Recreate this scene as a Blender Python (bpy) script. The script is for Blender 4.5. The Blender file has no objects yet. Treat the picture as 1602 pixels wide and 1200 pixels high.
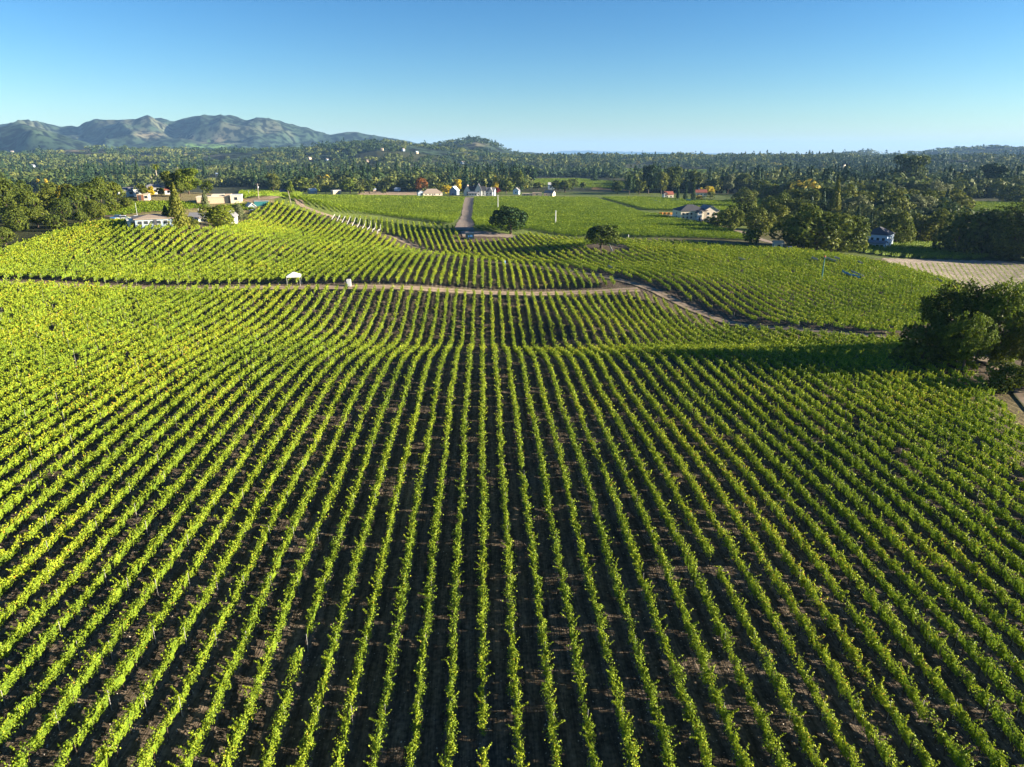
import bpy, math, random
import numpy as np
rng = np.random.default_rng(7); random.seed(7)
S = bpy.context.scene; COL = S.collection
R = math.radians
# ------------------------------------------------------------------ camera, sky, sun, exposure
CZ = 40.0                                   # camera height; the ground below it is near z = 1
FP = 1082.0; PIT = R(18.4); YAW = R(2.33)
cam = bpy.data.cameras.new('camera'); camo = bpy.data.objects.new('camera', cam); COL.objects.link(camo)
cam.sensor_width = 36; cam.lens = 36 * FP / 1602; cam.clip_start = 0.5; cam.clip_end = 60000
camo.location = (0, 0, CZ); camo.rotation_euler = (R(90) - PIT, 0, -YAW); S.camera = camo
SUN_EL, SUN_AZ = R(14), R(-6)               # azimuth measured from +X towards +Y
w = bpy.data.worlds.new('World'); S.world = w; w.use_nodes = True
nt = w.node_tree; bg = nt.nodes['Background']; sky = nt.nodes.new('ShaderNodeTexSky')
sky.sky_type = 'NISHITA'; sky.sun_disc = False; sky.sun_elevation = SUN_EL; sky.sun_rotation = R(90) - SUN_AZ
sky.altitude = 100; sky.air_density = 1.0; sky.dust_density = 0.1; sky.ozone_density = 4.0
hs = nt.nodes.new('ShaderNodeHueSaturation'); hs.inputs['Value'].default_value = .53; hs.inputs['Saturation'].default_value = 1.12; hs.inputs['Hue'].default_value = .501; gm_ = nt.nodes.new('ShaderNodeGamma'); gm_.inputs[1].default_value = 1.3; nt.links.new(sky.outputs[0], gm_.inputs[0]); nt.links.new(gm_.outputs[0], hs.inputs['Color']); nt.links.new(hs.outputs[0], bg.inputs[0]); bg.inputs[1].default_value = 0.05
sun = bpy.data.lights.new('sun', 'SUN'); suno = bpy.data.objects.new('sun', sun); COL.objects.link(suno)
sun.energy = 5.0; sun.angle = R(0.5); sun.color = (1.0, 0.88, 0.69)
from mathutils import Vector
sd = Vector((math.cos(SUN_EL) * math.cos(SUN_AZ), math.cos(SUN_EL) * math.sin(SUN_AZ), math.sin(SUN_EL)))
suno.rotation_euler = sd.to_track_quat('Z', 'Y').to_euler(); suno.location = sd * 200
S.view_settings.view_transform = 'Standard'; S.view_settings.look = 'None'
S.view_settings.exposure = 2.08; S.view_settings.gamma = 1.0
S.cycles.max_bounces = 6; S.cycles.diffuse_bounces = 2; S.cycles.transparent_max_bounces = 4
S.cycles.volume_bounces = 0
HAZE = 4.2e-5
# ------------------------------------------------------------------ projection helpers (photo pixels 1602 x 1200)
FW = np.array([math.sin(YAW) * math.cos(PIT), math.cos(YAW) * math.cos(PIT), -math.sin(PIT)])
RT = np.array([math.cos(YAW), -math.sin(YAW), 0.0]); UP = np.cross(RT, FW)
def ray(x, y): return FW + RT * (x - 801) / FP - UP * (y - 600) / FP
def proj(X, Y, Z):
    P = np.stack([X, Y, np.asarray(Z) - CZ], -1); d = P @ FW
    return 801 + FP * (P @ RT) / d, 600 - FP * (P @ UP) / d, d
def smooth(a, b, x):
    t = np.clip((x - a) / (b - a), 0, 1); return t * t * (3 - 2 * t)
def hsh(i, j, s):
    n = (i.astype(np.int64) * 374761393 + j.astype(np.int64) * 668265263 + s * 69069) & 0x7fffffff
    n = ((n ^ (n >> 13)) * 1274126177) & 0x7fffffff
    return ((n ^ (n >> 16)) & 0xffff) / 65535.0
def vnoise(x, y, s=0):
    i = np.floor(x); j = np.floor(y); u = x - i; v = y - j; u = u * u * (3 - 2 * u); v = v * v * (3 - 2 * v)
    return (hsh(i, j, s) * (1 - u) + hsh(i + 1, j, s) * u) * (1 - v) + (hsh(i, j + 1, s) * (1 - u) + hsh(i + 1, j + 1, s) * u) * v
def fbm(x, y, s=0, o=4):
    r = 0; a = .5
    for k in range(o): r = r + a * vnoise(x * 2 ** k, y * 2 ** k, s + k); a *= .5
    return r / (1 - .5 ** o)
# ------------------------------------------------------------------ terrain heights
G = []
TR = [(-6,410,1200),(-10,147,1200),(-12,15,1200),(4,994,1200),(10,1345,1200),(10,1174.5,900),(-8,421,900),(-12,245,900),
 (-17,12,900),(15,1380,900),(20,1585,900),(-10,453.7,700),(-7,547,700),(10,1050,700),(15,1197,700),(24,1466,700),(-15,287,700),
 (-19,150,700),(-23,8,700),(10,980,600),(-6,612,600),(5,853,555),(-5,654,555),(5,836,540),(-5,670,540),(10,910,505),(-10,597,505),
 (10,881,455),(20,1006,453),(26,1110,495),(23,1052,471),(28,1150,507),(-10,615,447),(-24,406,445),(-35,221,446),(-47,15,437),
 (-4,712.5,397),(-9,660,394),(5,804,405),(10,860,412)]
for k, x, y in TR:
    r = ray(x, y); t = (-.45 + 2.4 * k) / r[0]; p = r * t; G.append((p[0], p[1], p[2] - 1.7))
PD = [(430,308,320,0),(508,332,313,1),(594,363,300,1),(100,358,230,1.6),(250,345,230,1.6),(0,390,200,1.6),(250,400,205,1.6),
 (450,400,225,1.6),(450,350,285,1.6),(600,380,275,1.6),(210,300,350,0),(340,310,330,0),(150,320,300,0),(60,340,260,0),(350,330,290,1),
 (1400,550,136,1.5),(1300,440,225,1.5),(1450,430,250,1.5),(1200,510,180,1),(1300,480,197,1.5),(1400,510,172,1),(1190,385,300,1.5),
 (1100,395,270,1.5),(1000,380,300,1.5),(1000,420,235,1.5),(1100,440,215,1.5),(1200,430,232,1.5),(1300,400,272,1.5),(1200,418,245,1.5),
 (1200,408,264,1.5),(1000,408,256,1.5),(850,392,285,1.5),(720,392,285,1.5),(600,341,345,1),(600,362,318,1.2),(720,353,332,1),(720,372,308,1.5),
 (800,366,328,0),(900,376,318,1),(900,360,364,0),(1000,370,332,0),(940,386,290,0),(470,318,470,0),(600,338,418,0),(720,345,407,0),(900,340,456,0),
 (1100,350,415,0),(1375,382,361,0),(1500,400,330,0),(1500,440,262,0),(1590,470,230,0),(1500,600,119,0),(1500,575,124,0)]
for x, y, d, c in PD:
    p = ray(x, y) * d; G.append((p[0], p[1], p[2] - c))
G += [(-400,600,-38),(400,600,-45),(0,900,-43),(-150,900,-43),(700,900,-47),(-700,900,-44),(-100,0,-37),(100,0,-41),(0,0,-40.5),(0,-60,-41),
 (-250,100,-31),(240,100,-45),(-300,260,-30),(320,250,-47),(-220,340,-26),(-100,-80,-38),(100,-80,-42),(120,60,-39),(120,110,-39),(0,600,-40.5),(450,400,-47),
 (-450,450,-36),(100,560,-41),(200,500,-42),(230,700,-44)]
G += [(0,127,-37.4),(35,126,-37.9),(55,125,-37.8),(-28,122,-36.3),(0,151,-42.2),(35,150,-42.9),(58,150,-42.8),(-28,148,-39.5),(0,139,-39.7),(35,139,-40.0)]
G = np.array(G); SC = 100.0
def tps_fit(P, lam):
    n = len(P); xy = P[:, :2] / SC; d = np.linalg.norm(xy[:, None] - xy[None], axis=-1)
    K = np.where(d > 0, d * d * np.log(d + 1e-12), 0) + lam * np.eye(n); Q = np.c_[np.ones(n), xy]
    A = np.block([[K, Q], [Q.T, np.zeros((3, 3))]]); return np.linalg.solve(A, np.r_[P[:, 2], 0, 0, 0])
TW = tps_fit(G, 0.0012)
def tps(x, y):
    out = np.empty(len(x)); q = G[:, :2] / SC
    for a in range(0, len(x), 40000):
        p = np.c_[x[a:a + 40000], y[a:a + 40000]] / SC; d = np.sqrt(((p[:, None] - q[None]) ** 2).sum(-1)) + 1e-9
        out[a:a + 40000] = (d * d * np.log(d)) @ TW[:-3] + TW[-3] + p @ TW[-2:]
    return out
# ridges: distance, front width, back width, silhouette (photo x, photo y), tree height on top
RIDGES = [
 (7200, 2600, 900, [(-300,200),(-100,197),(0,197),(45,189),(80,196),(105,201),(120,199),(131,201),(145,192),(165,190),(190,192),(215,191),(240,185),(258,188),(275,193),(290,191),(310,186),(330,184),(352,184),(370,186),(390,191),(410,187),(430,189),(455,196),(480,202),(500,207),(520,212),(545,207),(560,207),(580,211),(610,216),(640,221),(660,226),(700,236),(760,245)]),
 (5200, 1300, 700, [(-300,210),(-60,199),(0,201),(45,194),(70,201),(110,214),(150,226),(185,235),(230,246)]),
 (5400, 1200, 700, [(150,246),(190,228),(240,222),(285,216),(330,224),(400,232),(440,246)]),
 (3300, 700, 600, [(-300,243),(0,242),(60,239),(110,234),(170,232),(230,236),(270,232),(330,236),(400,236),(460,240),(520,246)]),
 (2700, 900, 600, [(300,246),(350,240),(400,236),(430,235),(460,234),(500,232),(530,228),(560,225),(590,223),(620,225),(650,229),(690,234),(740,240),(800,246)]),
 (3300, 900, 600, [(560,246),(600,232),(650,228),(680,227),(690,225),(710,222),(730,218),(745,217),(760,220),(775,227),(790,234),(810,241),(830,246)]),
 (6200, 900, 900, [(760,247),(800,238),(815,238),(832,238),(850,240),(866,243),(885,243),(900,245),(930,247)]),
 (24000, 3000, 2000, [(700,246),(800,240),(860,239),(880,236),(915,235),(960,236.5),(1000,237),(1060,238),(1100,239.5),(1200,240.5),(1300,242),(1700,243)]),
 (5200, 1200, 900, [(1180,247),(1250,245),(1300,242),(1330,239),(1345,237),(1362,236),(1367,240),(1400,241),(1440,239),(1480,234),(1520,231),(1560,228),(1600,230),(1700,226),(2000,232)]),
]
def heights(x, y):
    r = np.hypot(x, y); az = np.arctan2(x, y) - YAW; azc = np.clip(az, -1.2, 1.2)
    px = 801 + FP * np.tan(azc) / math.cos(PIT)
    near = np.zeros(len(x)) - 46; m = r < 1300
    near[m] = tps(x[m], y[m])
    base = -46 - (r - 1000).clip(0, 12000) * 0.0009 + 3 * (fbm(x / 500, y / 500, 5) - .5)
    t = smooth(650, 1150, r); z = near * (1 - t) + base * t
    g = r < 400; z = z + np.where(r < 600, .35 * (fbm(x / 25, y / 25, 3) - .5), 0)
    zz = z.copy()
    for D, Wf, Wb, sil in RIDGES:
        sil = np.array(sil); yy = np.interp(px, sil[:, 0], sil[:, 1], left=sil[0, 1], right=sil[-1, 1])
        dep = D * np.cos(az) * np.cos(PIT)
        rat = -(.3157 + (yy - 600) / FP * .9489)
        dd = D * np.cos(az)                                    # horizontal forward distance
        # horizontal distance per unit depth along the ray
        hf = .9489 - (yy - 600) / FP * .3157
        top = dd / hf * rat + 2.5 * (fbm(az * 180, r * 0, 31) - .5) * D / 3000
        s = np.where(r < D, smooth(D - Wf, D, r) ** .8, smooth(D + Wb, D, r))
        rg = 1 - 2 * np.abs(fbm(x / 900, y / 900, int(D) % 97, 4) - .5) * 2; lump = (rg - .62) * 2.2 * (1 - s) * np.minimum(s * 1.6, 1) * smooth(-40, 60, top)
        h = z * (1 - s) + (top) * s + lump * np.maximum(top + 46, 0) * (r < D)
        zz = np.where((top > z) & (s > 0), np.maximum(zz, h), zz)
    return zz + CZ
AZ = np.concatenate([np.arange(-180, -52, 4), np.arange(-52, 52, .14), np.arange(52, 180.1, 4)]) ; AZ[-1] = 180; AZ = np.radians(AZ)
RR = np.concatenate([np.linspace(0.5, 20, 8), np.geomspace(20, 560, 340)[1:], np.geomspace(560, 9000, 250)[1:], np.geomspace(9000, 27000, 24)[1:]])
gx = RR[:, None] * np.sin(AZ)[None]; gy = RR[:, None] * np.cos(AZ)[None]
GZ = heights(gx.ravel(), gy.ravel()).reshape(gx.shape)
def H(x, y):
    x = np.atleast_1d(np.asarray(x, float)); y = np.atleast_1d(np.asarray(y, float))
    r = np.clip(np.hypot(x, y), .5, 26999); a = np.arctan2(x, y)
    i = np.clip(np.searchsorted(RR, r) - 1, 0, len(RR) - 2); j = np.clip(np.searchsorted(AZ, a) - 1, 0, len(AZ) - 2)
    u = (r - RR[i]) / (RR[i + 1] - RR[i]); v = (a - AZ[j]) / (AZ[j + 1] - AZ[j])
    return (GZ[i, j] * (1 - u) + GZ[i + 1, j] * u) * (1 - v) + (GZ[i, j + 1] * (1 - u) + GZ[i + 1, j + 1] * u) * v
def at(px, py, lift=0.0):
    """first point of the ground seen at a photo pixel"""
    r = ray(px, py); d = np.geomspace(25, 20000, 6000); P = r[None] * d[:, None]
    b = (P[:, 2] + CZ) < H(P[:, 0], P[:, 1]) + lift; k = int(np.argmax(b)) if b.any() else len(d) - 1
    lo, hi = d[max(k - 1, 0)], d[k]
    for _ in range(12):
        m = (lo + hi) / 2; p = r * m
        if p[2] + CZ < H(p[0], p[1])[0] + lift: hi = m
        else: lo = m
    p = r * hi; return float(p[0]), float(p[1]), float(H(p[0], p[1])[0]), hi
def inpoly(x, y, poly):
    x = np.asarray(x); y = np.asarray(y); c = np.zeros(x.shape, bool); n = len(poly)
    for i in range(n):
        x0, y0 = poly[i]; x1, y1 = poly[(i + 1) % n]
        if y0 == y1: continue
        c ^= ((y0 > y) != (y1 > y)) & (x < (x1 - x0) * (y - y0) / (y1 - y0) + x0)
    return c
def wp(pts, lift=0.0): return [at(px, py, lift)[:2] for px, py in pts]
# ------------------------------------------------------------------ materials
def mat(name, col, rough=.8, noise=0, scale=5, col2=None, bump=0, metal=0, spec=.3, coord='Object'):
    m = bpy.data.materials.new(name); m.use_nodes = True; t = m.node_tree; b = t.nodes['Principled BSDF']
    b.inputs['Roughness'].default_value = rough; b.inputs['Metallic'].default_value = metal; b.inputs['Specular IOR Level'].default_value = spec
    c1 = (*col, 1); c2 = (*(col2 if col2 else [c * (1 - noise) for c in col]), 1)
    tc = t.nodes.new('ShaderNodeTexCoord'); n = t.nodes.new('ShaderNodeTexNoise'); n.inputs['Scale'].default_value = scale; n.inputs['Detail'].default_value = 6
    t.links.new(tc.outputs[coord], n.inputs['Vector'])
    mr = t.nodes.new('ShaderNodeMapRange'); mr.inputs[1].default_value = .35; mr.inputs[2].default_value = .65
    mx = t.nodes.new('ShaderNodeMix'); mx.data_type = 'RGBA'; mx.inputs[6].default_value = c1; mx.inputs[7].default_value = c2
    t.links.new(n.outputs[0], mr.inputs[0]); t.links.new(mr.outputs[0], mx.inputs[0]); t.links.new(mx.outputs[2], b.inputs['Base Color'])
    if bump:
        bp = t.nodes.new('ShaderNodeBump'); bp.inputs['Strength'].default_value = bump; bp.inputs['Distance'].default_value = .1
        t.links.new(n.outputs[0], bp.inputs['Height']); t.links.new(bp.outputs[0], b.inputs['Normal'])
    return m
def leafmat(name, ramp, trans=.35, rnd=.12, rough=.55):
    """leaves: colour from the per-leaf 'tint' value, shifted a little per object"""
    m = bpy.data.materials.new(name); m.use_nodes = True; t = m.node_tree; b = t.nodes['Principled BSDF']; out = t.nodes['Material Output']
    a = t.nodes.new('ShaderNodeAttribute'); a.attribute_name = 'tint'
    oi = t.nodes.new('ShaderNodeObjectInfo'); ma = t.nodes.new('ShaderNodeMath'); ma.operation = 'MULTIPLY_ADD'
    t.links.new(oi.outputs['Random'], ma.inputs[0]); ma.inputs[1].default_value = rnd
    ad = t.nodes.new('ShaderNodeMath'); ad.operation = 'ADD'; ad.inputs[1].default_value = -rnd / 2; t.links.new(a.outputs['Fac'], ad.inputs[0])
    t.links.new(ad.outputs[0], ma.inputs[2])
    cr = t.nodes.new('ShaderNodeValToRGB'); e = cr.color_ramp.elements
    e[0].position = ramp[0][0]; e[0].color = (*ramp[0][1], 1); e[1].position = ramp[-1][0]; e[1].color = (*ramp[-1][1], 1)
    for p, c in ramp[1:-1]: q = e.new(p); q.color = (*c, 1)
    t.links.new(ma.outputs[0], cr.inputs[0]); t.links.new(cr.outputs[0], b.inputs['Base Color'])
    b.inputs['Roughness'].default_value = rough; b.inputs['Specular IOR Level'].default_value = .14 if rnd and rnd < .2 else .06
    tr = t.nodes.new('ShaderNodeBsdfTranslucent'); t.links.new(cr.outputs[0], tr.inputs[0])
    ms = t.nodes.new('ShaderNodeMixShader'); ms.inputs[0].default_value = trans
    t.links.new(b.outputs[0], ms.inputs[1]); t.links.new(tr.outputs[0], ms.inputs[2]); t.links.new(ms.outputs[0], out.inputs[0])
    return m
VINE = leafmat('vine_leaf', [(0, (.05, .10, .012)), (.35, (.172, .25, .017)), (.7, (.35, .405, .024)), (.93, (.43, .43, .03)), (1, (.50, .28, .04))], .24, .10)
M = dict(
 bark=mat('bark', (.09, .065, .045), .9, .4, 8), vinewood=mat('vine_wood', (.07, .05, .035), .9, .4, 20), post=mat('post_metal', (.35, .33, .30), .6, .3, 9),
 wire=mat('drip_hose', (.02, .02, .02), .5), white=mat('white_paint', (.58, .58, .55), .5, .08, 3), cream=mat('cream_render', (.72, .62, .47), .8, .12, 2),
 tan=mat('tan_plaster', (.62, .47, .32), .85, .15, 2), grey=mat('grey_shingle', (.22, .22, .23), .85, .3, 6), dark=mat('dark_shingle', (.07, .07, .08), .8, .3, 6),
 brown=mat('brown_shingle', (.34, .27, .21), .85, .25, 5), blue=mat('blue_and_shaded_boards', (.26, .33, .40), .6, .15, 3), paleblue=mat('pale_blue_boards', (.50, .60, .70), .6, .1, 3),
 red=mat('red_tile', (.33, .10, .06), .8, .3, 7), glass=mat('window_glass', (.03, .04, .05), .12, spec=.6), teal=mat('teal_paint', (.02, .13, .14), .5, .2, 4),
 redpaint=mat('red_paint', (.5, .06, .04), .5), steel=mat('pole_steel', (.62, .64, .66), .45, .15, 6), wood=mat('weathered_pole', (.40, .34, .28), .85, .3, 6),
 woodwall=mat('redwood_boards', (.30, .13, .07), .8, .3, 5), tent=mat('tent_cloth', (.80, .80, .80), .7, .03, 2), black=mat('black_rubber', (.02, .02, .02), .8),
 bluecar=mat('blue_car_paint', (.06, .18, .42), .25, spec=.6), whitecar=mat('white_car_paint', (.75, .76, .78), .25, spec=.6), darkbin=mat('dark_steel', (.02, .045, .06), .5, .3, 4),
 net=mat('vine_netting', (.27, .27, .25), .8, .1, 3), bluenet=mat('blue_netting', (.06, .20, .34), .7, .2, 3), solar=mat('solar_panel', (.01, .012, .03), .15, spec=.7), rock=mat('stone_wall', (.50, .38, .30), .9, .3, 3),
 orange=mat('orange_barrel', (.6, .25, .03), .5))
TREE_RAMPS = dict(
 oak=leafmat('oak_leaf', [(0, (.036, .058, .012)), (.5, (.090, .118, .018)), (1, (.19, .20, .03))], .28, .35),
 olive=leafmat('olive_green_leaf', [(0, (.05, .070, .012)), (.5, (.115, .135, .02)), (1, (.21, .205, .035))], .25, .35),
 pine=leafmat('pine_needles', [(0, (.014, .035, .014)), (.5, (.028, .058, .018)), (1, (.06, .09, .025))], .12, .3),
 green=leafmat('bright_green_leaf', [(0, (.06, .10, .012)), (.5, (.13, .175, .02)), (1, (.25, .27, .03))], .35, .3),
 yellow=leafmat('yellow_leaf', [(0, (.28, .24, .012)), (.5, (.50, .38, .02)), (1, (.62, .46, .04))], .35, .2),
 orange=leafmat('orange_leaf', [(0, (.12, .05, .015)), (.5, (.22, .09, .02)), (1, (.30, .16, .03))], .3, .2),
 crimson=leafmat('crimson_leaf', [(0, (.10, .012, .015)), (.5, (.20, .02, .02)), (1, (.28, .05, .03))], .3, .2),
 grey=leafmat('grey_green_leaf', [(0, (.08, .10, .045)), (.5, (.14, .16, .07)), (1, (.2, .21, .1))], .25, .25))
# ------------------------------------------------------------------ mesh helpers
def tag(o, label=None, cat=None, group=None, kind=None):
    if label: o['label'] = label
    if cat: o['category'] = cat
    if group: o['group'] = group
    if kind: o['kind'] = kind
    return o
def raw_mesh(name, V, F4=None, tint=None, F3=None):
    me = bpy.data.meshes.new(name); V = np.asarray(V, np.float32); me.vertices.add(len(V)); me.vertices.foreach_set('co', V.ravel())
    L = []; st = []; tot = []
    if F4 is not None and len(F4): F4 = np.asarray(F4, np.int32); L.append(F4.ravel()); tot.append(np.full(len(F4), 4))
    if F3 is not None and len(F3): F3 = np.asarray(F3, np.int32); L.append(F3.ravel()); tot.append(np.full(len(F3), 3))
    L = np.concatenate(L); tot = np.concatenate(tot).astype(np.int32); st = np.r_[0, np.cumsum(tot)[:-1]].astype(np.int32)
    me.loops.add(len(L)); me.loops.foreach_set('vertex_index', L); me.polygons.add(len(tot)); me.polygons.foreach_set('loop_start', st)
    me.update(calc_edges=True)
    if tint is not None:
        a = me.attributes.new('tint', 'FLOAT', 'FACE'); a.data.foreach_set('value', np.asarray(tint, np.float32))
    return me
def link(name, me, m=None, parent=None, loc=None):
    o = bpy.data.objects.new(name, me); COL.objects.link(o)
    if m is not None and not me.materials: me.materials.append(m)
    if parent is not None: o.parent = parent
    if loc is not None: o.location = loc
    return o
def leaves(C, N, size, flat=.6):
    """one small bent quad per centre C facing roughly N"""
    n = len(C); N = N / (np.linalg.norm(N, axis=1, keepdims=True) + 1e-9); a = rng.normal(size=(n, 3)); u = np.cross(N, a); u /= np.linalg.norm(u, axis=1, keepdims=True) + 1e-9
    v = np.cross(N, u); s = np.broadcast_to(np.asarray(size), (n,))[:, None] * .5
    V = np.stack([C - u * s, C - v * s * flat + N * s * .15, C + u * s, C + v * s * flat + N * s * .15], 1).reshape(-1, 3)
    return V
class MB:
    """collects boxes, prisms, tubes as one mesh"""
    def __init__(s): s.v = []; s.f = []; s.mi = []
    def add(s, V, F):
        b = len(s.v); s.v += [tuple(map(float, p)) for p in V]; s.f += [tuple(b + i for i in f) for f in F]; return s
    def box(s, x0, x1, y0, y1, z0, z1):
        return s.add([(x0,y0,z0),(x1,y0,z0),(x1,y1,z0),(x0,y1,z0),(x0,y0,z1),(x1,y0,z1),(x1,y1,z1),(x0,y1,z1)], [(0,3,2,1),(4,5,6,7),(0,1,5,4),(1,2,6,5),(2,3,7,6),(3,0,4,7)])
    def tube(s, p, q, r0, r1, n=8):
        p = Vector(p); q = Vector(q); d = (q - p).normalized(); a = d.orthogonal().normalized(); b = d.cross(a); V = []
        for c, r in ((p, r0), (q, r1)):
            for i in range(n): t = 2 * math.pi * i / n; V.append(c + (a * math.cos(t) + b * math.sin(t)) * r)
        F = [(i, (i + 1) % n, n + (i + 1) % n, n + i) for i in range(n)] + [tuple(range(n))[::-1], tuple(range(n, 2 * n))]
        return s.add(V, F)
    def build(s, name, m, parent=None, loc=None):
        me = bpy.data.meshes.new(name); me.from_pydata(s.v, [], s.f); me.update(); return link(name, me, m, parent, loc)
def empty(name, loc, rz=0, **k):
    o = bpy.data.objects.new(name, None); COL.objects.link(o); o.location = loc; o.rotation_euler = (0, 0, rz); o.empty_display_size = .5; tag(o, **k); return o
#<<GROUND>>
# ------------------------------------------------------------------ ground sheet, coloured by what grows or lies there
nR, nA = GZ.shape
VX = np.stack([gx, gy, GZ], -1).reshape(-1, 3)
ii, jj = np.meshgrid(np.arange(nR - 1), np.arange(nA - 1), indexing='ij'); q = (ii * nA + jj).ravel()
gm = raw_mesh('ground', VX, np.stack([q, q + nA, q + nA + 1, q + 1], 1))
gm.polygons.foreach_set('use_smooth', np.ones(len(gm.polygons), bool))
PX, PY, PD_ = proj(VX[:, 0], VX[:, 1], VX[:, 2]); front = PD_ > 10; rad = np.hypot(VX[:, 0], VX[:, 1])
colr = np.tile([.045, .050, .022], (len(VX), 1))                     # woodland floor
SOIL = np.array([.095, .073, .052]); STRAW = np.array([.42, .32, .20]); GRASS = np.array([.10, .14, .03]); FIELD = np.array([.10, .13, .03])
colr[rad < 620] = np.array([.09, .085, .04])
near = (rad < 330) & (VX[:, 0] > -190) & (VX[:, 0] < 200); colr[near] = SOIL
def paint(poly, c, rmax=1e9, rmin=0):
    m = front & inpoly(PX, PY, poly) & (rad < rmax) & (rad > rmin); colr[m] = c
FIELDS = [[(826,280),(900,279),(985,285),(985,297),(940,296),(880,292),(826,292)], [(975,263),(1110,265),(1110,271),(975,268)], [(1150,269),(1182,268),(1182,272),(1150,273)],
 [(1290,336),(1380,318),(1480,312),(1602,317),(1660,318),(1660,336),(1602,334),(1500,330),(1400,345)], [(310,290),(320,277),(350,279),(345,292)]]
for f in FIELDS: paint(f, FIELD, rmin=330)
paint([(925,291),(990,294),(985,299),(925,296)], [.34, .20, .07], rmin=400)
paint([(380,300),(900,300),(1260,306),(1260,350),(1160,372),(700,372),(520,345),(380,330)], FIELD, rmin=330, rmax=1100)
paint([(560,299),(690,301),(690,305),(560,305)], [.40, .29, .18], rmin=500)
paint([(1310,378),(1700,378),(1700,408),(1310,404)], FIELD * .8, rmin=280)
paint([(1380,404),(1700,412),(1760,470),(1480,470),(1440,436)], [.29, .24, .19], rmin=225, rmax=480)
paint([(180,285),(430,285),(430,352),(180,352)], [.20, .17, .08], rmin=225, rmax=420)
paint([(-300,250),(215,250),(215,330),(150,349),(60,373),(0,391),(-60,410),(-300,420)], [.045, .05, .02], rmin=200, rmax=700)
paint([(1240,300),(1700,300),(1700,378),(1320,378),(1240,395)], [.06, .06, .025], rmin=280, rmax=560)
paint([(1400,560),(1500,600),(1602,670),(1760,760),(1760,520),(1500,540)], [.15, .12, .06], rmax=135)
dry = np.zeros(len(VX)); far = rad > 2200
az_ = np.arctan2(VX[:, 0], VX[:, 1])
dn = fbm(VX[:, 0] / 420, VX[:, 1] / 420, 71, 5); hz = VX[:, 2]
mdry = .25 * smooth(.62, .74, dn) * far * (PX < 560) * smooth(5, 60, hz) * front
for cx, cy, sx, sy, a in [(232,211,26,4,.75),(300,214,22,3,.7),(55,205,30,5,.15),(340,222,30,4,.6),(110,236,60,3,.8),(130,242,50,2.5,.6),(300,243,40,2.5,.8),(220,246,40,3,.7),(745,226,16,4,.6),(725,241,12,2,.6),(485,250,18,3,.4)]:
    mdry = np.maximum(mdry, a * np.exp(-(((PX - cx) / sx) ** 2 + ((PY - cy) / sy) ** 2)) * smooth(.30, .52, dn) * front * (rad > 2000))
hill = np.array([.020, .034, .020]); dryc = np.array([.15, .12, .075])
colr = np.where(far[:, None], hill * (1 - mdry[:, None]) + dryc * mdry[:, None], colr)
grs = front & inpoly(PX, PY, [(290,226),(350,225),(372,229),(330,232),(285,231)]) & (rad > 3500); colr[grs] = [.07, .12, .03]
ca = gm.color_attributes.new('col', 'FLOAT_COLOR', 'POINT'); ca.data.foreach_set('color', np.c_[colr, np.ones(len(colr))].astype(np.float32).ravel())
wa = gm.attributes.new('wooded', 'FLOAT', 'POINT'); wa.data.foreach_set('value', (far * 1.0).astype(np.float32))
fu = gm.attributes.new('furrow', 'FLOAT', 'POINT'); fu.data.foreach_set('value', ((rad < 215) & (VX[:, 0] > -190) & (VX[:, 0] < 95)).astype(np.float32))
m = bpy.data.materials.new('ground'); m.use_nodes = True; t = m.node_tree; b = t.nodes['Principled BSDF']; b.inputs['Roughness'].default_value = .95; b.inputs['Specular IOR Level'].default_value = .1
at_ = t.nodes.new('ShaderNodeAttribute'); at_.attribute_name = 'col'; aw = t.nodes.new('ShaderNodeAttribute'); aw.attribute_name = 'wooded'
geo = t.nodes.new('ShaderNodeNewGeometry')
def nz(scale, vec=None, det=4, st=None):
    n = t.nodes.new('ShaderNodeTexNoise'); n.inputs['Scale'].default_value = scale; n.inputs['Detail'].default_value = det; mp = t.nodes.new('ShaderNodeMapping')
    if st: mp.inputs['Scale'].default_value = st
    t.links.new(geo.outputs['Position'], mp.inputs[0]); t.links.new(mp.outputs[0], n.inputs['Vector']); return n
def rmp(src, a, b_, lo, hi):
    r_ = t.nodes.new('ShaderNodeMapRange'); t.links.new(src, r_.inputs[0]); r_.inputs[1].default_value = a; r_.inputs[2].default_value = b_; r_.inputs[3].default_value = lo; r_.inputs[4].default_value = hi; return r_.outputs[0]
def mth(op, a, b_):
    n = t.nodes.new('ShaderNodeMath'); n.operation = op
    for k, v in enumerate((a, b_)):
        if isinstance(v, (int, float)): n.inputs[k].default_value = v
        else: t.links.new(v, n.inputs[k])
    return n.outputs[0]
n1 = nz(3.0, det=6); n2 = nz(.25, det=4); n3 = nz(1.0, st=(7, .6, 1), det=3); n4 = nz(.022, det=9)
v = mth('MULTIPLY', mth('MULTIPLY', rmp(n1.outputs[0], .3, .7, .55, 1.45), rmp(n2.outputs[0], .3, .7, .75, 1.25)), rmp(n3.outputs[0], .35, .65, .7, 1.3))
sx_ = t.nodes.new('ShaderNodeSeparateXYZ'); t.links.new(geo.outputs['Position'], sx_.inputs[0]); nw = nz(.5, det=2)
cs = mth('COSINE', mth('MULTIPLY', mth('ADD', mth('ADD', sx_.outputs[0], .45), mth('MULTIPLY', mth('SUBTRACT', nw.outputs[0], .5), .5)), 2 * math.pi / 1.2), 0)
af = t.nodes.new('ShaderNodeAttribute'); af.attribute_name = 'furrow'
v = mth('MULTIPLY', v, mth('ADD', 1.0, mth('MULTIPLY', mth('MULTIPLY', cs, .28), af.outputs['Fac'])))
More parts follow.
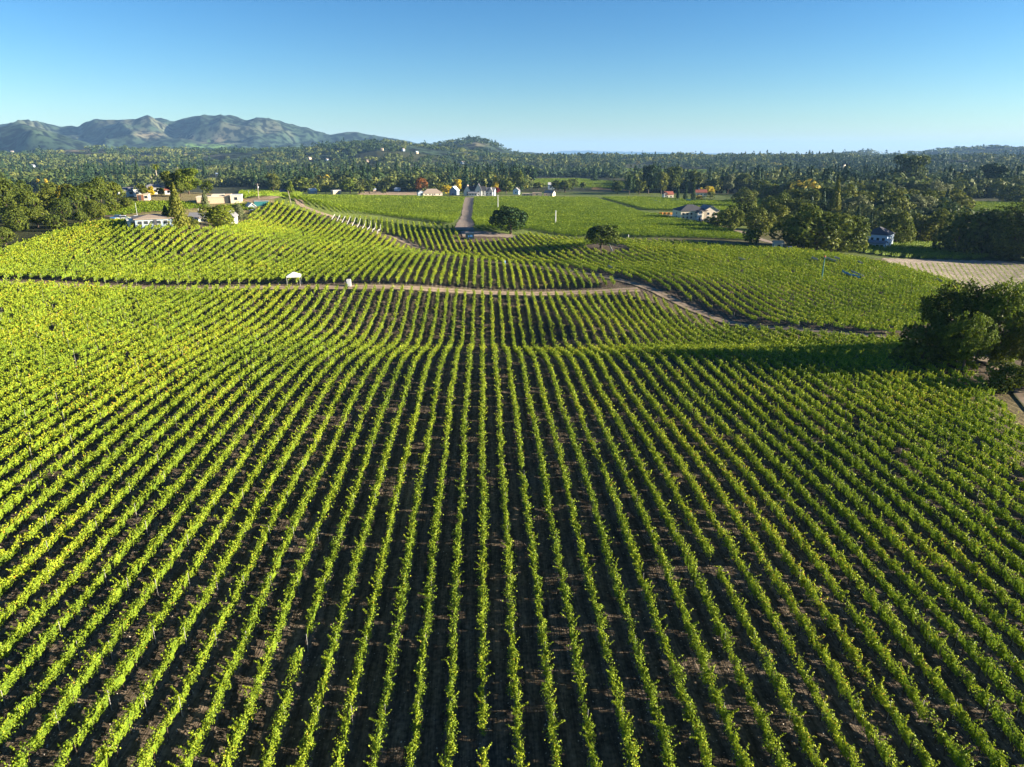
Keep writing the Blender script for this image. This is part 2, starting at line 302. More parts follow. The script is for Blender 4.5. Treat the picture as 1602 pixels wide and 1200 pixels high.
wood = rmp(n4.outputs[0], .44, .57, .15, 1.9); mixv = t.nodes.new('ShaderNodeMix'); t.links.new(aw.outputs['Fac'], mixv.inputs[0]); t.links.new(v, mixv.inputs[2]); t.links.new(wood, mixv.inputs[3])
vm = t.nodes.new('ShaderNodeVectorMath'); vm.operation = 'SCALE'; t.links.new(at_.outputs['Color'], vm.inputs[0]); t.links.new(mixv.outputs[0], vm.inputs['Scale']); t.links.new(vm.outputs[0], b.inputs['Base Color'])
bp = t.nodes.new('ShaderNodeBump'); bp.inputs['Strength'].default_value = .7; bp.inputs['Distance'].default_value = .12; t.links.new(mth('ADD', n1.outputs[0], n3.outputs[0]), bp.inputs['Height']); t.links.new(bp.outputs[0], b.inputs['Normal'])
GROUND = m
go = link('ground', gm, m); tag(go, kind='structure')
# ------------------------------------------------------------------ roads and tracks
def roadmat(name, c, c2): return mat(name, c, .95, 0, .6, c2, .4, spec=.1)
DIRT = roadmat('pale_dirt', (.34, .25, .18), (.23, .17, .12)); ASPH = roadmat('worn_paving', (.30, .24, .19), (.20, .16, .13)); TRACK = roadmat('dusty_track', (.30, .23, .17), (.20, .15, .11))
for rm_ in (DIRT, TRACK):                                           # weedy middle and edges, bare wheel ruts
    t_ = rm_.node_tree; bb = t_.nodes['Principled BSDF']; lk = bb.inputs['Base Color'].links[0].from_socket
    ra_ = t_.nodes.new('ShaderNodeAttribute'); ra_.attribute_name = 'weed'; nn_ = t_.nodes.new('ShaderNodeTexNoise'); nn_.inputs['Scale'].default_value = 1.3; nn_.inputs['Detail'].default_value = 5; tc_ = t_.nodes.new('ShaderNodeTexCoord'); t_.links.new(tc_.outputs['Object'], nn_.inputs['Vector'])
    ad_ = t_.nodes.new('ShaderNodeMath'); ad_.operation = 'ADD'; t_.links.new(ra_.outputs['Fac'], ad_.inputs[0]); t_.links.new(nn_.outputs[0], ad_.inputs[1]); mr_ = t_.nodes.new('ShaderNodeMapRange'); mr_.inputs[1].default_value = .75; mr_.inputs[2].default_value = 1.15; t_.links.new(ad_.outputs[0], mr_.inputs[0])
    mx_ = t_.nodes.new('ShaderNodeMix'); mx_.data_type = 'RGBA'; t_.links.new(mr_.outputs[0], mx_.inputs[0]); t_.links.new(lk, mx_.inputs[6]); mx_.inputs[7].default_value = (.10, .10, .045, 1); t_.links.new(mx_.outputs[2], bb.inputs['Base Color'])
def strip(name, pts, wid, m, lift=.10, step=1.5):
    P = np.array(pts, float)[:, :2]; s = np.r_[0, np.cumsum(np.linalg.norm(np.diff(P, axis=0), axis=1))]
    n = max(int(s[-1] / step), 4); q = np.linspace(0, s[-1], n); x = np.interp(q, s, P[:, 0]); y = np.interp(q, s, P[:, 1])
    k = max(3, int(8 / step)) | 1; pad = k // 2; ker = np.ones(k) / k
    xs = np.convolve(np.pad(x, pad, mode='reflect', reflect_type='odd'), ker, 'valid'); ys = np.convolve(np.pad(y, pad, mode='reflect', reflect_type='odd'), ker, 'valid')
    dx = np.gradient(xs); dy = np.gradient(ys); l = np.hypot(dx, dy); nx, ny = -dy / l, dx / l
    W = np.interp(q, s, wid) if np.ndim(wid) else np.full(n, float(wid)); m5 = 11; V = []
    for c in np.linspace(-.5, .5, m5):
        ww = W * (1 + .45 * (fbm(q / 4, q * 0 + (c > 0) * 9, 4) - .5)); X = xs + nx * ww * c; Y = ys + ny * ww * c; V.append(np.stack([X, Y, H(X, Y) + lift], -1))
    V = np.stack(V, 1).reshape(-1, 3); i, j = np.meshgrid(np.arange(n - 1), np.arange(m5 - 1), indexing='ij'); q0 = (i * m5 + j).ravel()
    me = raw_mesh(name, V, np.stack([q0, q0 + 1, q0 + m5 + 1, q0 + m5], 1)); wa_ = me.attributes.new('weed', 'FLOAT', 'POINT')
    wa_.data.foreach_set('value', np.tile([.75, .40, .12, .0, .28, .50, .28, .0, .12, .40, .75], n).astype(np.float32)); o = link(name, me, m); tag(o, kind='structure'); return o
ROADA = [(-190,152),(-150,162),(-113,172.5),(-84,177),(-58,184),(-24,191),(0,198),(24,207.5),(47.6,209)]
GUL = [(-14,262),(0,261),(12,259),(24,250),(36,233),(50,211),(60,195),(67,184),(76,174),(90,160),(98,147),(97,128),(89,106),(79,84),(66,50),(52,10)]
strip('dirt_road', ROADA, 4.8, DIRT)
strip('farm_track', GUL, [3.2]*16, TRACK, .14)
HILLR = wp([(438,307),(470,322),(500,333),(540,346),(580,358),(615,370),(640,381),(660,389)])
strip('hill_track', HILLR, [4,4,4.5,5,6,6,6,5], TRACK)
strip('farm_lane', wp([(734,309),(733,325),(730,345),(727,360)]), 9, ASPH, .12, 3)
strip('yard', wp([(722,366),(745,366),(790,368),(815,374)]), [11,11,9,6], ASPH, .17)
strip('field_track', wp([(385,315),(430,309),(470,305)]), 6, DIRT, .1, 3)
strip('drive', wp([(1015,336),(1050,337),(1100,345),(1140,356),(1190,375),(1240,388)]), 5, ASPH, .12, 2)
strip('house_drive', wp([(165,337),(200,340)]), 6, ASPH, .12, 2)
strip('village_road', wp([(560,306),(640,306),(735,307),(830,306),(900,307)]), 7, DIRT, .1, 4)
#<<VINES>>
# ------------------------------------------------------------------ vine rows
ONES = ['', 'first', 'second', 'third', 'fourth', 'fifth', 'sixth', 'seventh', 'eighth', 'ninth', 'tenth', 'eleventh', 'twelfth', 'thirteenth', 'fourteenth', 'fifteenth', 'sixteenth', 'seventeenth', 'eighteenth', 'nineteenth']
TENS = ['', '', 'twenty', 'thirty', 'forty', 'fifty', 'sixty', 'seventy', 'eighty', 'ninety']
def ordw(n):
    if n < 20: return ONES[n]
    if n >= 100: return 'hundred-and-' + ordw(n - 100) if n > 100 else 'hundredth'
    return TENS[n // 10][:-1] + 'ieth' if n % 10 == 0 else TENS[n // 10] + '-' + ONES[n % 10]
def row_leaves(org, dr, ss, vig, patch, hs=1.0, core=.88):
    """leaf quads for the stretches ss (array of metre starts along the row)"""
    lat = np.array([dr[1], -dr[0]]); Vs = []; Ts = []
    x = org[0] + dr[0] * ss; y = org[1] + dr[1] * ss; z = H(x, y); dist = np.sqrt(x * x + y * y + (z - CZ) ** 2)
    size = np.clip(.135 * (dist / 60) ** .62, .13, .9); n = np.maximum((np.interp(dist, [60, 200, 400], [5.6, 5.2, 4.6]) / size ** 2 * vig).astype(int), 0)
    idx = np.repeat(np.arange(len(ss)), n); N = len(idx)
    if N == 0: return None
    s = ss[idx] + rng.random(N); sz = size[idx]
    s = s + .30 * np.sin(2 * math.pi * s / 1.8 + patch) * np.clip(160 / dist[idx], .2, 1); ph = s / 1.8 + patch; pl = vnoise(s / .9 + patch * 7, s * 0 + patch, 11); pl2 = vnoise(s / 3.1 + patch * 3, s * 0 + patch * 5, 12)
    wv = .08 + .18 * pl + .07 * pl2; top = (1.38 + .50 * pl + .30 * pl2) * hs; bot = .58 + .30 * vnoise(s / .7 + patch, s * 0, 13)
    u = rng.random(N); zz = bot + (top - bot) * u ** .75
    shape = np.sin(np.clip(u, 0.02, 1) ** .8 * math.pi * .86 + .25) * .6 + .55
    l = rng.normal(size=N) * wv * shape * .8 + .10 * np.sin(s / 6.0 + patch)
    l = l + (vnoise(s / .8 + patch * 2, s * 0, 17) - .5) * .34
    # shoots sticking out of the top and sides
    k = (rng.random(N) < .30); cell = np.floor(s / .33) ; hh = hsh(cell, cell * 0 + int(patch * 97), 5); act = k & (hh > .45)
    al = rng.random(N); ang = (hsh(cell, cell * 0 + 3, int(patch * 31)) - .5) * 2.7; ln = .28 + .55 * hsh(cell, cell * 0 + 9, int(patch * 13))
    lean = (hsh(cell, cell * 0 + 1, 8) - .5) * .7
    l = np.where(act, np.sin(ang) * ln * al + .1 * np.sign(ang) + rng.normal(size=N) * .03, l); zz = np.where(act, top - .12 + np.cos(ang) * ln * al, zz)
    s = np.where(act, cell * .33 + .16 + lean * al + rng.normal(size=N) * .03, s)
    X = org[0] + dr[0] * s + lat[0] * l; Y = org[1] + dr[1] * s + lat[1] * l; Z = H(X, Y) + zz
    nn = rng.normal(size=(N, 3)) * .75; nn[:, 0] += lat[0] * np.sign(l) * .8; nn[:, 1] += lat[1] * np.sign(l) * .8; nn[:, 2] += .55
    V = leaves(np.stack([X, Y, Z], 1), nn, sz * (0.75 + .5 * rng.random(N)), .75)
    pn = fbm(X / 14, Y / 14, 23, 3); T = .44 + .14 * rng.normal(size=N) + (pn - .5) * .40 + np.where(act, .12, 0)
    T += np.where(rng.random(N) < .012 + .05 * smooth(.6, .72, pn), .5, 0)
    # dense canopy middle: short dark upright panels added along the wire to block light
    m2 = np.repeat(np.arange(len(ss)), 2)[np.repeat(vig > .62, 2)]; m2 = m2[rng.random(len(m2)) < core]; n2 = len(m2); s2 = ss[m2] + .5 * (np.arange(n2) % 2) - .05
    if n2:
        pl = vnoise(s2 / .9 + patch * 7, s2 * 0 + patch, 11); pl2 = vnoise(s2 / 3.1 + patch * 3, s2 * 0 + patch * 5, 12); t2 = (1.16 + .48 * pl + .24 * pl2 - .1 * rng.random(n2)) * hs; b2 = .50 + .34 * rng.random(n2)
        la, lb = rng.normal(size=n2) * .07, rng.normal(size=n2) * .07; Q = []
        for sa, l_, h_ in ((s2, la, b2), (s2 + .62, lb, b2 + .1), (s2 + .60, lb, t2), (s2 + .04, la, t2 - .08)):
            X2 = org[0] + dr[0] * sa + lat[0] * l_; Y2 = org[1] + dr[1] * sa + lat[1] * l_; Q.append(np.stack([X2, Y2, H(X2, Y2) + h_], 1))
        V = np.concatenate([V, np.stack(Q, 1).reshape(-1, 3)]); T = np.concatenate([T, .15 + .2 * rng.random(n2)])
    return V, np.clip(T, 0, 1)
def visible(x, y, z, m=60):
    px, py, d = proj(x, y, z); return (d > 15) & (px > -m - 2500 / np.maximum(d, 1)) & (px < 1602 + m + 2500 / np.maximum(d, 1)) & (py < 1290)
def make_rows(org0, heading, spacing, k0, k1, poly, excl=(), smin=-400, smax=500, miss=.012):
    """straight parallel rows clipped to a block; yields (k, org, dr, starts)"""
    dr = np.array([math.sin(heading), math.cos(heading)]); lat = np.array([dr[1], -dr[0]]); out = []
    for k in range(k0, k1 + 1):
        org = np.array(org0) + lat * spacing * k; ss = np.arange(smin, smax, 1.0); x = org[0] + dr[0] * (ss + .5); y = org[1] + dr[1] * (ss + .5)
        ok = inpoly(x, y, poly)
        for e in excl: ok &= ~inpoly(x, y, e)
        ok &= visible(x, y, H(x, y)); ss = ss[ok]
        if len(ss) > 5: out.append((k, org, dr, ss))
    return out
def build_row(k, org, dr, ss, label, group, trunks=True, hs=1.0, core=.88):
    pt = (k * 7.31) % 50 + 3.0
    hole = hsh(np.floor(ss / 2), ss * 0 + k, 77); vig = np.where(hole < .008, .0, np.where(hole < .05, .45, 1.0)) * (.62 + .7 * vnoise(ss / 9, ss * 0 + k, 78))
    r = row_leaves(org, dr, ss, vig, pt, hs, core)
    if r is None: return
    V, T = r; ox, oy = org + dr * ss[0]; oz = float(H(ox, oy)[0]); o = np.array([ox, oy, oz])
    root = empty('vine_row', o, 0, label=label, cat='vine row', group=group)
    nq = len(V) // 4; q = np.arange(nq)[:, None] * 4 + np.arange(4)[None]
    link('foliage', raw_mesh('vine_foliage', V - o, q, T), VINE, root)
    if trunks:
        st = ss[(np.floor(ss / 1.8) != np.floor((ss - 1) / 1.8))]; x = org[0] + dr[0] * (st + .3); y = org[1] + dr[1] * (st + .3); z = H(x, y)
        dd = np.hypot(x, y); kk = dd < 270; x, y, z, st = x[kk], y[kk], z[kk], st[kk]; n = len(x)
        if n:
            jx, jy = rng.normal(size=n) * .05, rng.normal(size=n) * .08; lo = np.stack([x, y, z - .05], 1); hi = np.stack([x + jx, y + jy, z + 1.05], 1)
            def prisms(lo, hi, r):
                c = np.array([(-1, -1, 0), (1, -1, 0), (1, 1, 0), (-1, 1, 0)]) * r; V = np.concatenate([lo[:, None] + c[None], hi[:, None] + c[None] * .8], 1)
                b = np.arange(len(lo))[:, None] * 8; F = np.concatenate([b + np.array([[a, (a + 1) % 4, 4 + (a + 1) % 4, 4 + a]]) for a in range(4)]); return V.reshape(-1, 3) - o, F
            V1, F1 = prisms(lo, hi, .035); link('trunk', raw_mesh('trunk', V1, F1), M['vinewood'], root)['kind'] = 'stuff'
            pk = np.arange(0, n, 4); V2, F2 = prisms(lo[pk] + [.12, 0, 0], np.stack([x[pk] + .12, y[pk], z[pk] + 1.75], 1), .022); link('trellis_post', raw_mesh('post', V2, F2), M['post'], root)['kind'] = 'stuff'
            # drip hose and wire, following the ground
            if dd.min() < 150:
                s2 = ss[::2]; hx = org[0] + dr[0] * s2; hy = org[1] + dr[1] * s2; hz = H(hx, hy)
                br = np.diff(s2) < 4; V3 = []; F3 = []
                for zo, rr in ((.45, .014), (1.0, .006)):
                    A = np.stack([hx, hy, hz + zo], 1); side = np.array([dr[1], -dr[0], 0]) * rr; up = np.array([0, 0, rr])
                    b0 = sum(len(v) for v in V3); V3.append(np.stack([A - side, A + up, A + side], 1).reshape(-1, 3)); i = np.where(br)[0]
                    F3.append(np.concatenate([np.stack([b0 + i * 3 + a, b0 + i * 3 + a + 1, b0 + i * 3 + a + 4, b0 + i * 3 + a + 3], 1) for a in (0, 1)]))
                link('drip_hose', raw_mesh('drip_hose', np.concatenate(V3) - o, np.concatenate(F3)), M['wire'], root)
    return root
def shift(P, dx, dy): return [(a + dx, b + dy) for a, b in P]
RA = [(-190,148),(-150,158),(-113,169.5),(-84,173.5),(-58,180.5),(-24,187),(0,194),(24,203.5),(45,204.5)]
PA = [(-190, -5)] + RA + [(52,198),(58,190),(62,183),(67,177),(73,170),(85,156),(92,146),(92,129),(84,107),(74,85),(60,50),(44,5)]
NROW = 0
for k, org, dr, ss in make_rows((-.45, 0), 0, 2.4, -80, 42, PA, smin=8, smax=215):
    lb = 'green vine row running straight up the middle of the near field' if k == 0 else f"green vine row in the near field, {ordw(abs(k))} to the {'right' if k > 0 else 'left'} of the straight middle row"
    build_row(k, org, dr, ss, lb, 'vine rows of the near field'); NROW += 1
topB = wp([(655,393),(615,374),(594,366),(565,357),(535,348),(508,337),(470,324),(440,314),(425,318),(405,326),(390,338),(372,352),(340,356),(300,356),(262,353),(225,347),(200,344),(160,346),(110,353),(60,373),(0,391),(-60,410)], 1.0)
PB = shift(RA, 0, 7.5) + [(50,205),(38,224),(28,238),(20,250),(10,254),(-2,256),(-12,257)] + topB + [(-190,170)]
HOUSEX = wp([(205,350),(262,358),(392,352),(392,300),(205,300)])
for k, org, dr, ss in make_rows((-.45, 0), 0, 2.4, -90, 22, PB, smin=150, smax=420):
    lb = 'green vine row straight ahead just beyond the pale dirt road' if k == 0 else f"vine row beyond the pale dirt road, {ordw(abs(k))} to the {'right' if k > 0 else 'left'} of the straight-ahead row"
    build_row(k, org, dr, ss, lb, 'vine rows beyond the dirt road'); NROW += 1
frontC = [(x_ - 1.0, y_ - 1.2) for x_, y_ in [(-14,266),(2,265.5),(16,262),(27,252.5),(40,235),(54,213),(64,198),(71,187),(79,178),(93,164),(101,156)]]
rightC = wp([(1405,512),(1450,508),(1500,490),(1530,460),(1490,440),(1450,428),(1400,414),(1350,404),(1300,396),(1245,389),(1190,386),(1140,383),(1080,378),(1020,375),(975,374)], 1.0)
backC = wp([(960,372),(925,374),(880,371),(826,364),(800,374),(760,376),(722,376),(716,364),(712,354),(660,349),(600,342),(560,339),(520,337),(500,333),(520,340),(560,350),(600,361),(630,371),(656,383),(668,389)], 1.0)
SPLIT = wp([(965,372),(968,386),(950,401),(880,401),(800,398),(730,396),(690,394)])
PE = frontC + rightC + SPLIT
PC = SPLIT[::-1][:-1] + backC
BARE = wp([(912,389),(930,383),(955,381),(975,385),(985,395),(955,397),(925,394)])
for hd, sp_, PP, nm_, gr_ in ((-8, 2.55, PC, "vine row on the far slope below the stone pine, {} from its left end", 'vine rows below the stone pine'), (-11, 3.1, PE, "vine row on the rolling right-hand slope past the curving track, {} from its left end", 'vine rows on the rolling right slope')):
    got = make_rows((0, 270), R(hd), sp_, -70, 100, PP, [BARE], smin=-220, smax=180)
    for n_, (k, org, dr, ss) in enumerate(got):
        build_row(k, org, dr, ss, nm_.format(ordw(n_ + 1)), gr_, hs=.93 if hd == -11 else .95, core=.95); NROW += 1
print('vine rows', NROW)
# dry leaves, clods and stones lying along the near rows
n = 90000; lx = rng.uniform(-75, 75, n); ly = 25 + 110 * rng.random(n) ** 1.4; kx = np.round((lx + .45) / 2.4) * 2.4 - .45; lx = np.where(rng.random(n) < .7, kx + rng.normal(size=n) * .30, lx)
okl = inpoly(lx, ly, PA) & (np.abs(lx) < ly * .85 + 6); lx, ly = lx[okl], ly[okl]; sz = .05 + .10 * rng.random(len(lx)) ** 2; lv = leaves(np.stack([lx, ly, H(lx, ly) + .03], 1), rng.normal(size=(len(lx), 3)) * .5 + [0, 0, 1], sz, .8)
LIT = leafmat('dry_litter', [(0, (.10, .07, .045)), (.5, (.30, .22, .14)), (1, (.55, .50, .44))], 0, 0); o = link('leaf_litter', raw_mesh('leaf_litter', lv, np.arange(len(lv)).reshape(-1, 4), rng.random(len(lx))), LIT); tag(o, 'dry leaves, clods and pale stones scattered along the near rows', 'litter', kind='stuff')
# distant fields: one mass of rows
DV = []; DT = []
def far_field(pxpoly, heading, spacing, smax=700, hscale=1.0, world=None):
    P = world if world else wp(pxpoly); c = np.mean(P, axis=0); rad_ = max(np.hypot(p[0] - c[0], p[1] - c[1]) for p in P); nk = int(rad_ / spacing)
    for k, org, dr, ss in make_rows(c, heading, spacing, -nk, nk, P, smin=-rad_, smax=rad_):
        r = row_leaves(org, dr, ss, hscale * (.45 + .8 * fbm((org[0] + dr[0] * ss) / 40, (org[1] + dr[1] * ss) / 40, 66, 4)), (k * 3.7) % 50 + 1)
        if r is None: continue
        DV.append(r[0]); DT.append(r[1] * .72)
far_field([(470,307),(600,308),(728,310),(722,330),(708,352),(660,346),(600,338),(520,333),(470,318),(440,310)], R(-25), 3.2)
far_field([(742,310),(830,309),(930,311),(1000,333),(1050,342),(1100,352),(1190,378),(1100,374),(1000,372),(940,368),(900,372),(860,366),(826,360),(790,362),(745,364),(738,345)], R(-28), 3.2)
far_field([(940,310),(1010,310),(1130,316),(1190,306),(1245,309),(1235,325),(1180,345),(1110,335),(1060,330),(1010,329)], R(-28), 3.2)
far_field([(375,299),(420,298),(475,302),(425,308),(385,312),(375,310)], R(20), 3.0)
far_field([(1320,390),(1420,380),(1520,385),(1590,404),(1500,408),(1400,404),(1340,396)], R(60), 3.0)
far_field([(215,336),(262,333),(330,326),(390,322),(400,332),(372,332),(300,322),(255,318),(205,322),(150,331),(120,340),(190,340)], R(75), 3.0)
far_field([(1482,317),(1602,318),(1700,319),(1700,336),(1602,334),(1482,330)], R(-50), 3.5)
far_field([(828,281),(900,280),(985,286),(985,297),(940,295),(880,291),(828,291)], R(-30), 5)
far_field([(978,264),(1108,266),(1108,271),(978,268)], R(-30), 8)
dv = np.concatenate(DV); dt = np.concatenate(DT); print('far quads', len(dv) // 4)
o = link('distant_vine_rows', raw_mesh('distant_vine_rows', dv, np.arange(len(dv)).reshape(-1, 4), dt), VINE); tag(o, 'dense mass of vine rows in the flat fields by the houses', 'vine rows', kind='stuff')
# young vines in the bare pale field at the right
YV = []; YT = []
for k, org, dr, ss in make_rows((230, 290), R(29), 2.2, -80, 80, wp([(1385,411),(1480,412),(1600,415),(1700,420),(1760,450),(1700,480),(1602,468),(1500,446),(1440,430)]), smin=-130, smax=130):
    st = ss; c = np.stack([org[0] + dr[0] * st, org[1] + dr[1] * st], 1); n = 6; c = np.repeat(c, n, 0) + rng.normal(size=(len(c) * n, 2)) * .18
    z = H(c[:, 0], c[:, 1]) + .15 + rng.random(len(c)) * .75; YV.append(leaves(np.c_[c, z], rng.normal(size=(len(c), 3)) + [0, 0, .6], .34)); YT.append(.2 + .3 * rng.random(len(c)))
yv = np.concatenate(YV); o = link('young_vines', raw_mesh('young_vines', yv, np.arange(len(yv)).reshape(-1, 4), np.concatenate(YT)), VINE); tag(o, 'small young vines in lines on bare pale ground', 'young vines', kind='stuff')
# ------------------------------------------------------------------ trees
def lobes_for(kind, r):
    L = []
    if kind == 'round':
        for i in range(16):
            a = r.uniform(0, 6.28); q = r.random() ** .5 * .30; z = r.uniform(.25, .80); s = r.uniform(.13, .22) * (1.12 - abs(z - .5)); q *= 1 - max(0, z - .55) * 1.5
            L.append((q * math.cos(a), q * math.sin(a), z, s, s * .85))
            L.append((0, 0, .52, .27, .30))
    elif kind == 'big':
        for i in range(70):
            a = r.uniform(0, 6.28); e_ = math.asin(r.uniform(-.75, 1)); m = r.uniform(.72, 1.05); s = r.uniform(.05, .125); L.append((.40 * m * math.cos(a) * math.cos(e_), .40 * m * math.sin(a) * math.cos(e_), .50 + .40 * m * math.sin(e_), s, s * r.uniform(.6, .95)))
        L.append((0, 0, .48, .30, .32))
    elif kind == 'shrub':
        for i in range(14):
            a = r.uniform(0, 6.28); q = r.random() ** .5 * .34; z = r.uniform(.18, .78) * (1 - q * .6); s = r.uniform(.13, .20); L.append((q * math.cos(a), q * math.sin(a), z, s, s * 1.25))
        L.append((0, 0, .42, .27, .40))
    elif kind == 'tall':
        for i in range(15):
            z = r.uniform(.25, .88); m = .34 * math.sin(min(1, (z - .1) / .85) * 3.0) ** .6; a = r.uniform(0, 6.28); q = r.random() ** .5 * m; s = r.uniform(.10, .17); L.append((q * math.cos(a), q * math.sin(a), z, s, s * .75))
        L.append((0, 0, .55, .22, .33))
    elif kind == 'poplar':
        for i in range(9): z = .16 + i * .092; s = .42 * math.sin(math.pi * (z * .86 + .1)) + .06; L.append((r.uniform(-.06, .06), r.uniform(-.06, .06), z, s, .13))
    elif kind == 'umbrella':
        for i in range(26):
            a = r.uniform(0, 6.28); q = r.random() ** .5 * .40; z = .16 + .66 * math.sqrt(max(0, 1 - (q / .47) ** 2)) * r.uniform(.55, 1); s = r.uniform(.08, .13); L.append((q * math.cos(a), q * math.sin(a), z, s, s * 1.15))
        L.append((0, 0, .46, .35, .36))
    elif kind == 'airy':
        for i in range(20):
            a = r.uniform(0, 6.28); q = r.random() ** .6 * .36; z = r.uniform(.34, .90); q *= 1.1 - abs(z - .55) * 1.3; s = r.uniform(.07, .13); L.append((q * math.cos(a), q * math.sin(a), z, s, s * .8))
    return np.array(L)
def crown_mesh(kind, n, size, seed, shell=.78):
    r = random.Random(seed)
    if kind == 'conifer':
        z = rng.random(n) ** 1.25 * .90 + .08; tier = (z * 13) % 1; m = (1.02 - z) * .50 * (.72 + .38 * (1 - tier)); a = rng.random(n) * 6.283
        m *= .8 + .4 * hsh(np.floor(a * 2.2), np.floor(z * 13), seed); q = m * (rng.random(n) ** .35)
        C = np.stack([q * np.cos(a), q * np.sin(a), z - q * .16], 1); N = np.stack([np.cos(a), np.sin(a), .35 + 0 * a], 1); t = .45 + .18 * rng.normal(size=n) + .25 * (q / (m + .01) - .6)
    else:
        L = lobes_for(kind, r); P = []; NN = []; T = []; k = 0
        wgt = L[:, 3] * L[:, 4]; wgt = wgt / wgt.sum(); m = int(n * 2.2); li = rng.choice(len(L), m, p=wgt); d = rng.normal(size=(m, 3)); d[:, 2] += .25; d /= np.linalg.norm(d, axis=1, keepdims=True)
        rr = (shell + (1.06 - shell) * rng.random(m)); A = L[li]; C = A[:, :3] + d * rr[:, None] * A[:, [3, 3, 4]] + rng.normal(size=(m, 3)) * .008
        q = np.sqrt((((C[:, None] - L[None, :, :3]) / L[None][:, :, [3, 3, 4]]) ** 2).sum(-1)); q[np.arange(m), li] = 9
        ok = (q.min(1) > .72) & (C[:, 2] > .03); C = C[ok][:n]; N = d[ok][:n]; lt = rng.random(len(L)) * .3; t = .30 + .14 * rng.normal(size=len(C)) + lt[li[ok][:n]]
    if kind in ('big', 'shrub', 'airy') and n > 8000:                    # ragged crown: leaf masses with gaps between them
        m = n * 5; d = rng.normal(size=(m, 3)); d /= np.linalg.norm(d, axis=1, keepdims=True); rad3 = (.45 + .62 * rng.random(m) ** .6)
        a_ = np.arctan2(d[:, 1], d[:, 0]); rad3 *= .80 + .40 * fbm(a_ * 1.6 + seed, d[:, 2] * 2.2 + 5, seed, 4) * (1 if kind != 'airy' else 1.15)
        zb, zh = {'big': (.05, .92), 'shrub': (.0, .98), 'airy': (.26, .74)}[kind]; taper = 1 - .18 * np.maximum(-d[:, 2], 0)
        C = np.stack([d[:, 0] * rad3 * .48 * taper, d[:, 1] * rad3 * .48 * taper, zb + zh * (.5 + .5 * d[:, 2] * rad3)], 1); g = 13.0
        den = vnoise(C[:, 0] * g + C[:, 2] * 5, C[:, 1] * g - C[:, 2] * 6, seed) * .5 + vnoise(C[:, 2] * g * 1.3 + C[:, 0] * 6, C[:, 1] * g * .7 - C[:, 0] * 7, seed + 3) * .5
        den += .25 * (vnoise(C[:, 0] * 34 + C[:, 2] * 9, C[:, 1] * 34 + C[:, 2] * 21, seed + 5) - .5)
        ok = (den > (.50 if kind != 'airy' else .56)) & (C[:, 2] > .03); C = C[ok][:n]; N = d[ok][:n]; t = .32 + .16 * rng.normal(size=len(C)) + (den[ok][:n] - .6) * .9
    N = N + rng.normal(size=C.shape) * (.80 if n > 8000 else .6); V = leaves(C, N, size * (.7 + .6 * rng.random(len(C))), .8)
    return raw_mesh('crown_' + kind, V, np.arange(len(V)).reshape(-1, 4), np.clip(t, 0, 1))
def trunk_mesh(kind, seed):
    r = random.Random(seed); b = MB(); top = .55 if kind != 'poplar' else .3
    if kind == 'conifer': b.tube((0, 0, -.04), (0, 0, .9), .035, .006, 6)
    else:
        f = .22 if kind not in ('airy', 'umbrella') else .38; b.tube((0, 0, -.05), (.01, 0, f), .035, .024, 8)
        for i in range(6): a = i * 1.05 + r.uniform(-.3, .3); q = r.uniform(.12, .26); b.tube((.01, 0, f * r.uniform(.8, 1)), (q * math.cos(a), q * math.sin(a), top + r.uniform(-.08, .15)), .015, .004, 5)
    me = bpy.data.meshes.new('trunk_' + kind); me.from_pydata(b.v, [], b.f); me.update(); me.materials.append(M['bark']); return me
PROTO = {}
LODS = {0: (17000, .030), 1: (2600, .060), 2: (700, .105), 3: (230, .17)}
def proto(kind, lod, v, ramp):
    key = (kind, lod, v, ramp)
    if key not in PROTO:
        n, s = LODS[lod]
        if kind in ('poplar',): s *= 1.3
        if kind == 'airy': n = int(n * .6)
        c = crown_mesh(kind, n, s, v * 17 + len(kind)); c.materials.append(TREE_RAMPS[ramp]); PROTO[key] = (c, PROTO.setdefault(('t', kind, v), trunk_mesh(kind, v)))
    return PROTO[key]
TREE_AT = []
def tree(px, py, hpx, wpx, kind, ramp, label, group=None, v=None, name=None, pos=None, cat='tree'):
    x, y, z, d = at(px, py) if pos is None else (*pos, float(H(*pos)[0]), math.hypot(*pos))
    d = float(np.array([x, y, z - CZ]) @ FW); h = hpx * d / FP * 1.04; wd = wpx * d / FP; TREE_AT.append((x, y, wd / 2))
    lod = 0 if hpx > 80 else 1 if hpx > 28 else 2 if hpx > 15 else 3
    v = v if v is not None else random.randrange(3); c, t = proto(kind, lod, v, ramp)
    nm = name or {'conifer': 'conifer_tree', 'poplar': 'poplar_tree', 'round': 'oak_tree', 'umbrella': 'stone_pine', 'big': 'oak_tree', 'shrub': 'shrub', 'tall': 'leafy_tree', 'airy': 'leafy_tree'}[kind]
    e = empty(nm, (x, y, z - .1), random.uniform(0, 6.28), label=label, cat=cat, group=group); e.scale = (wd, wd, h)
    link('crown', c, parent=e); link('trunk', t, parent=e); return e
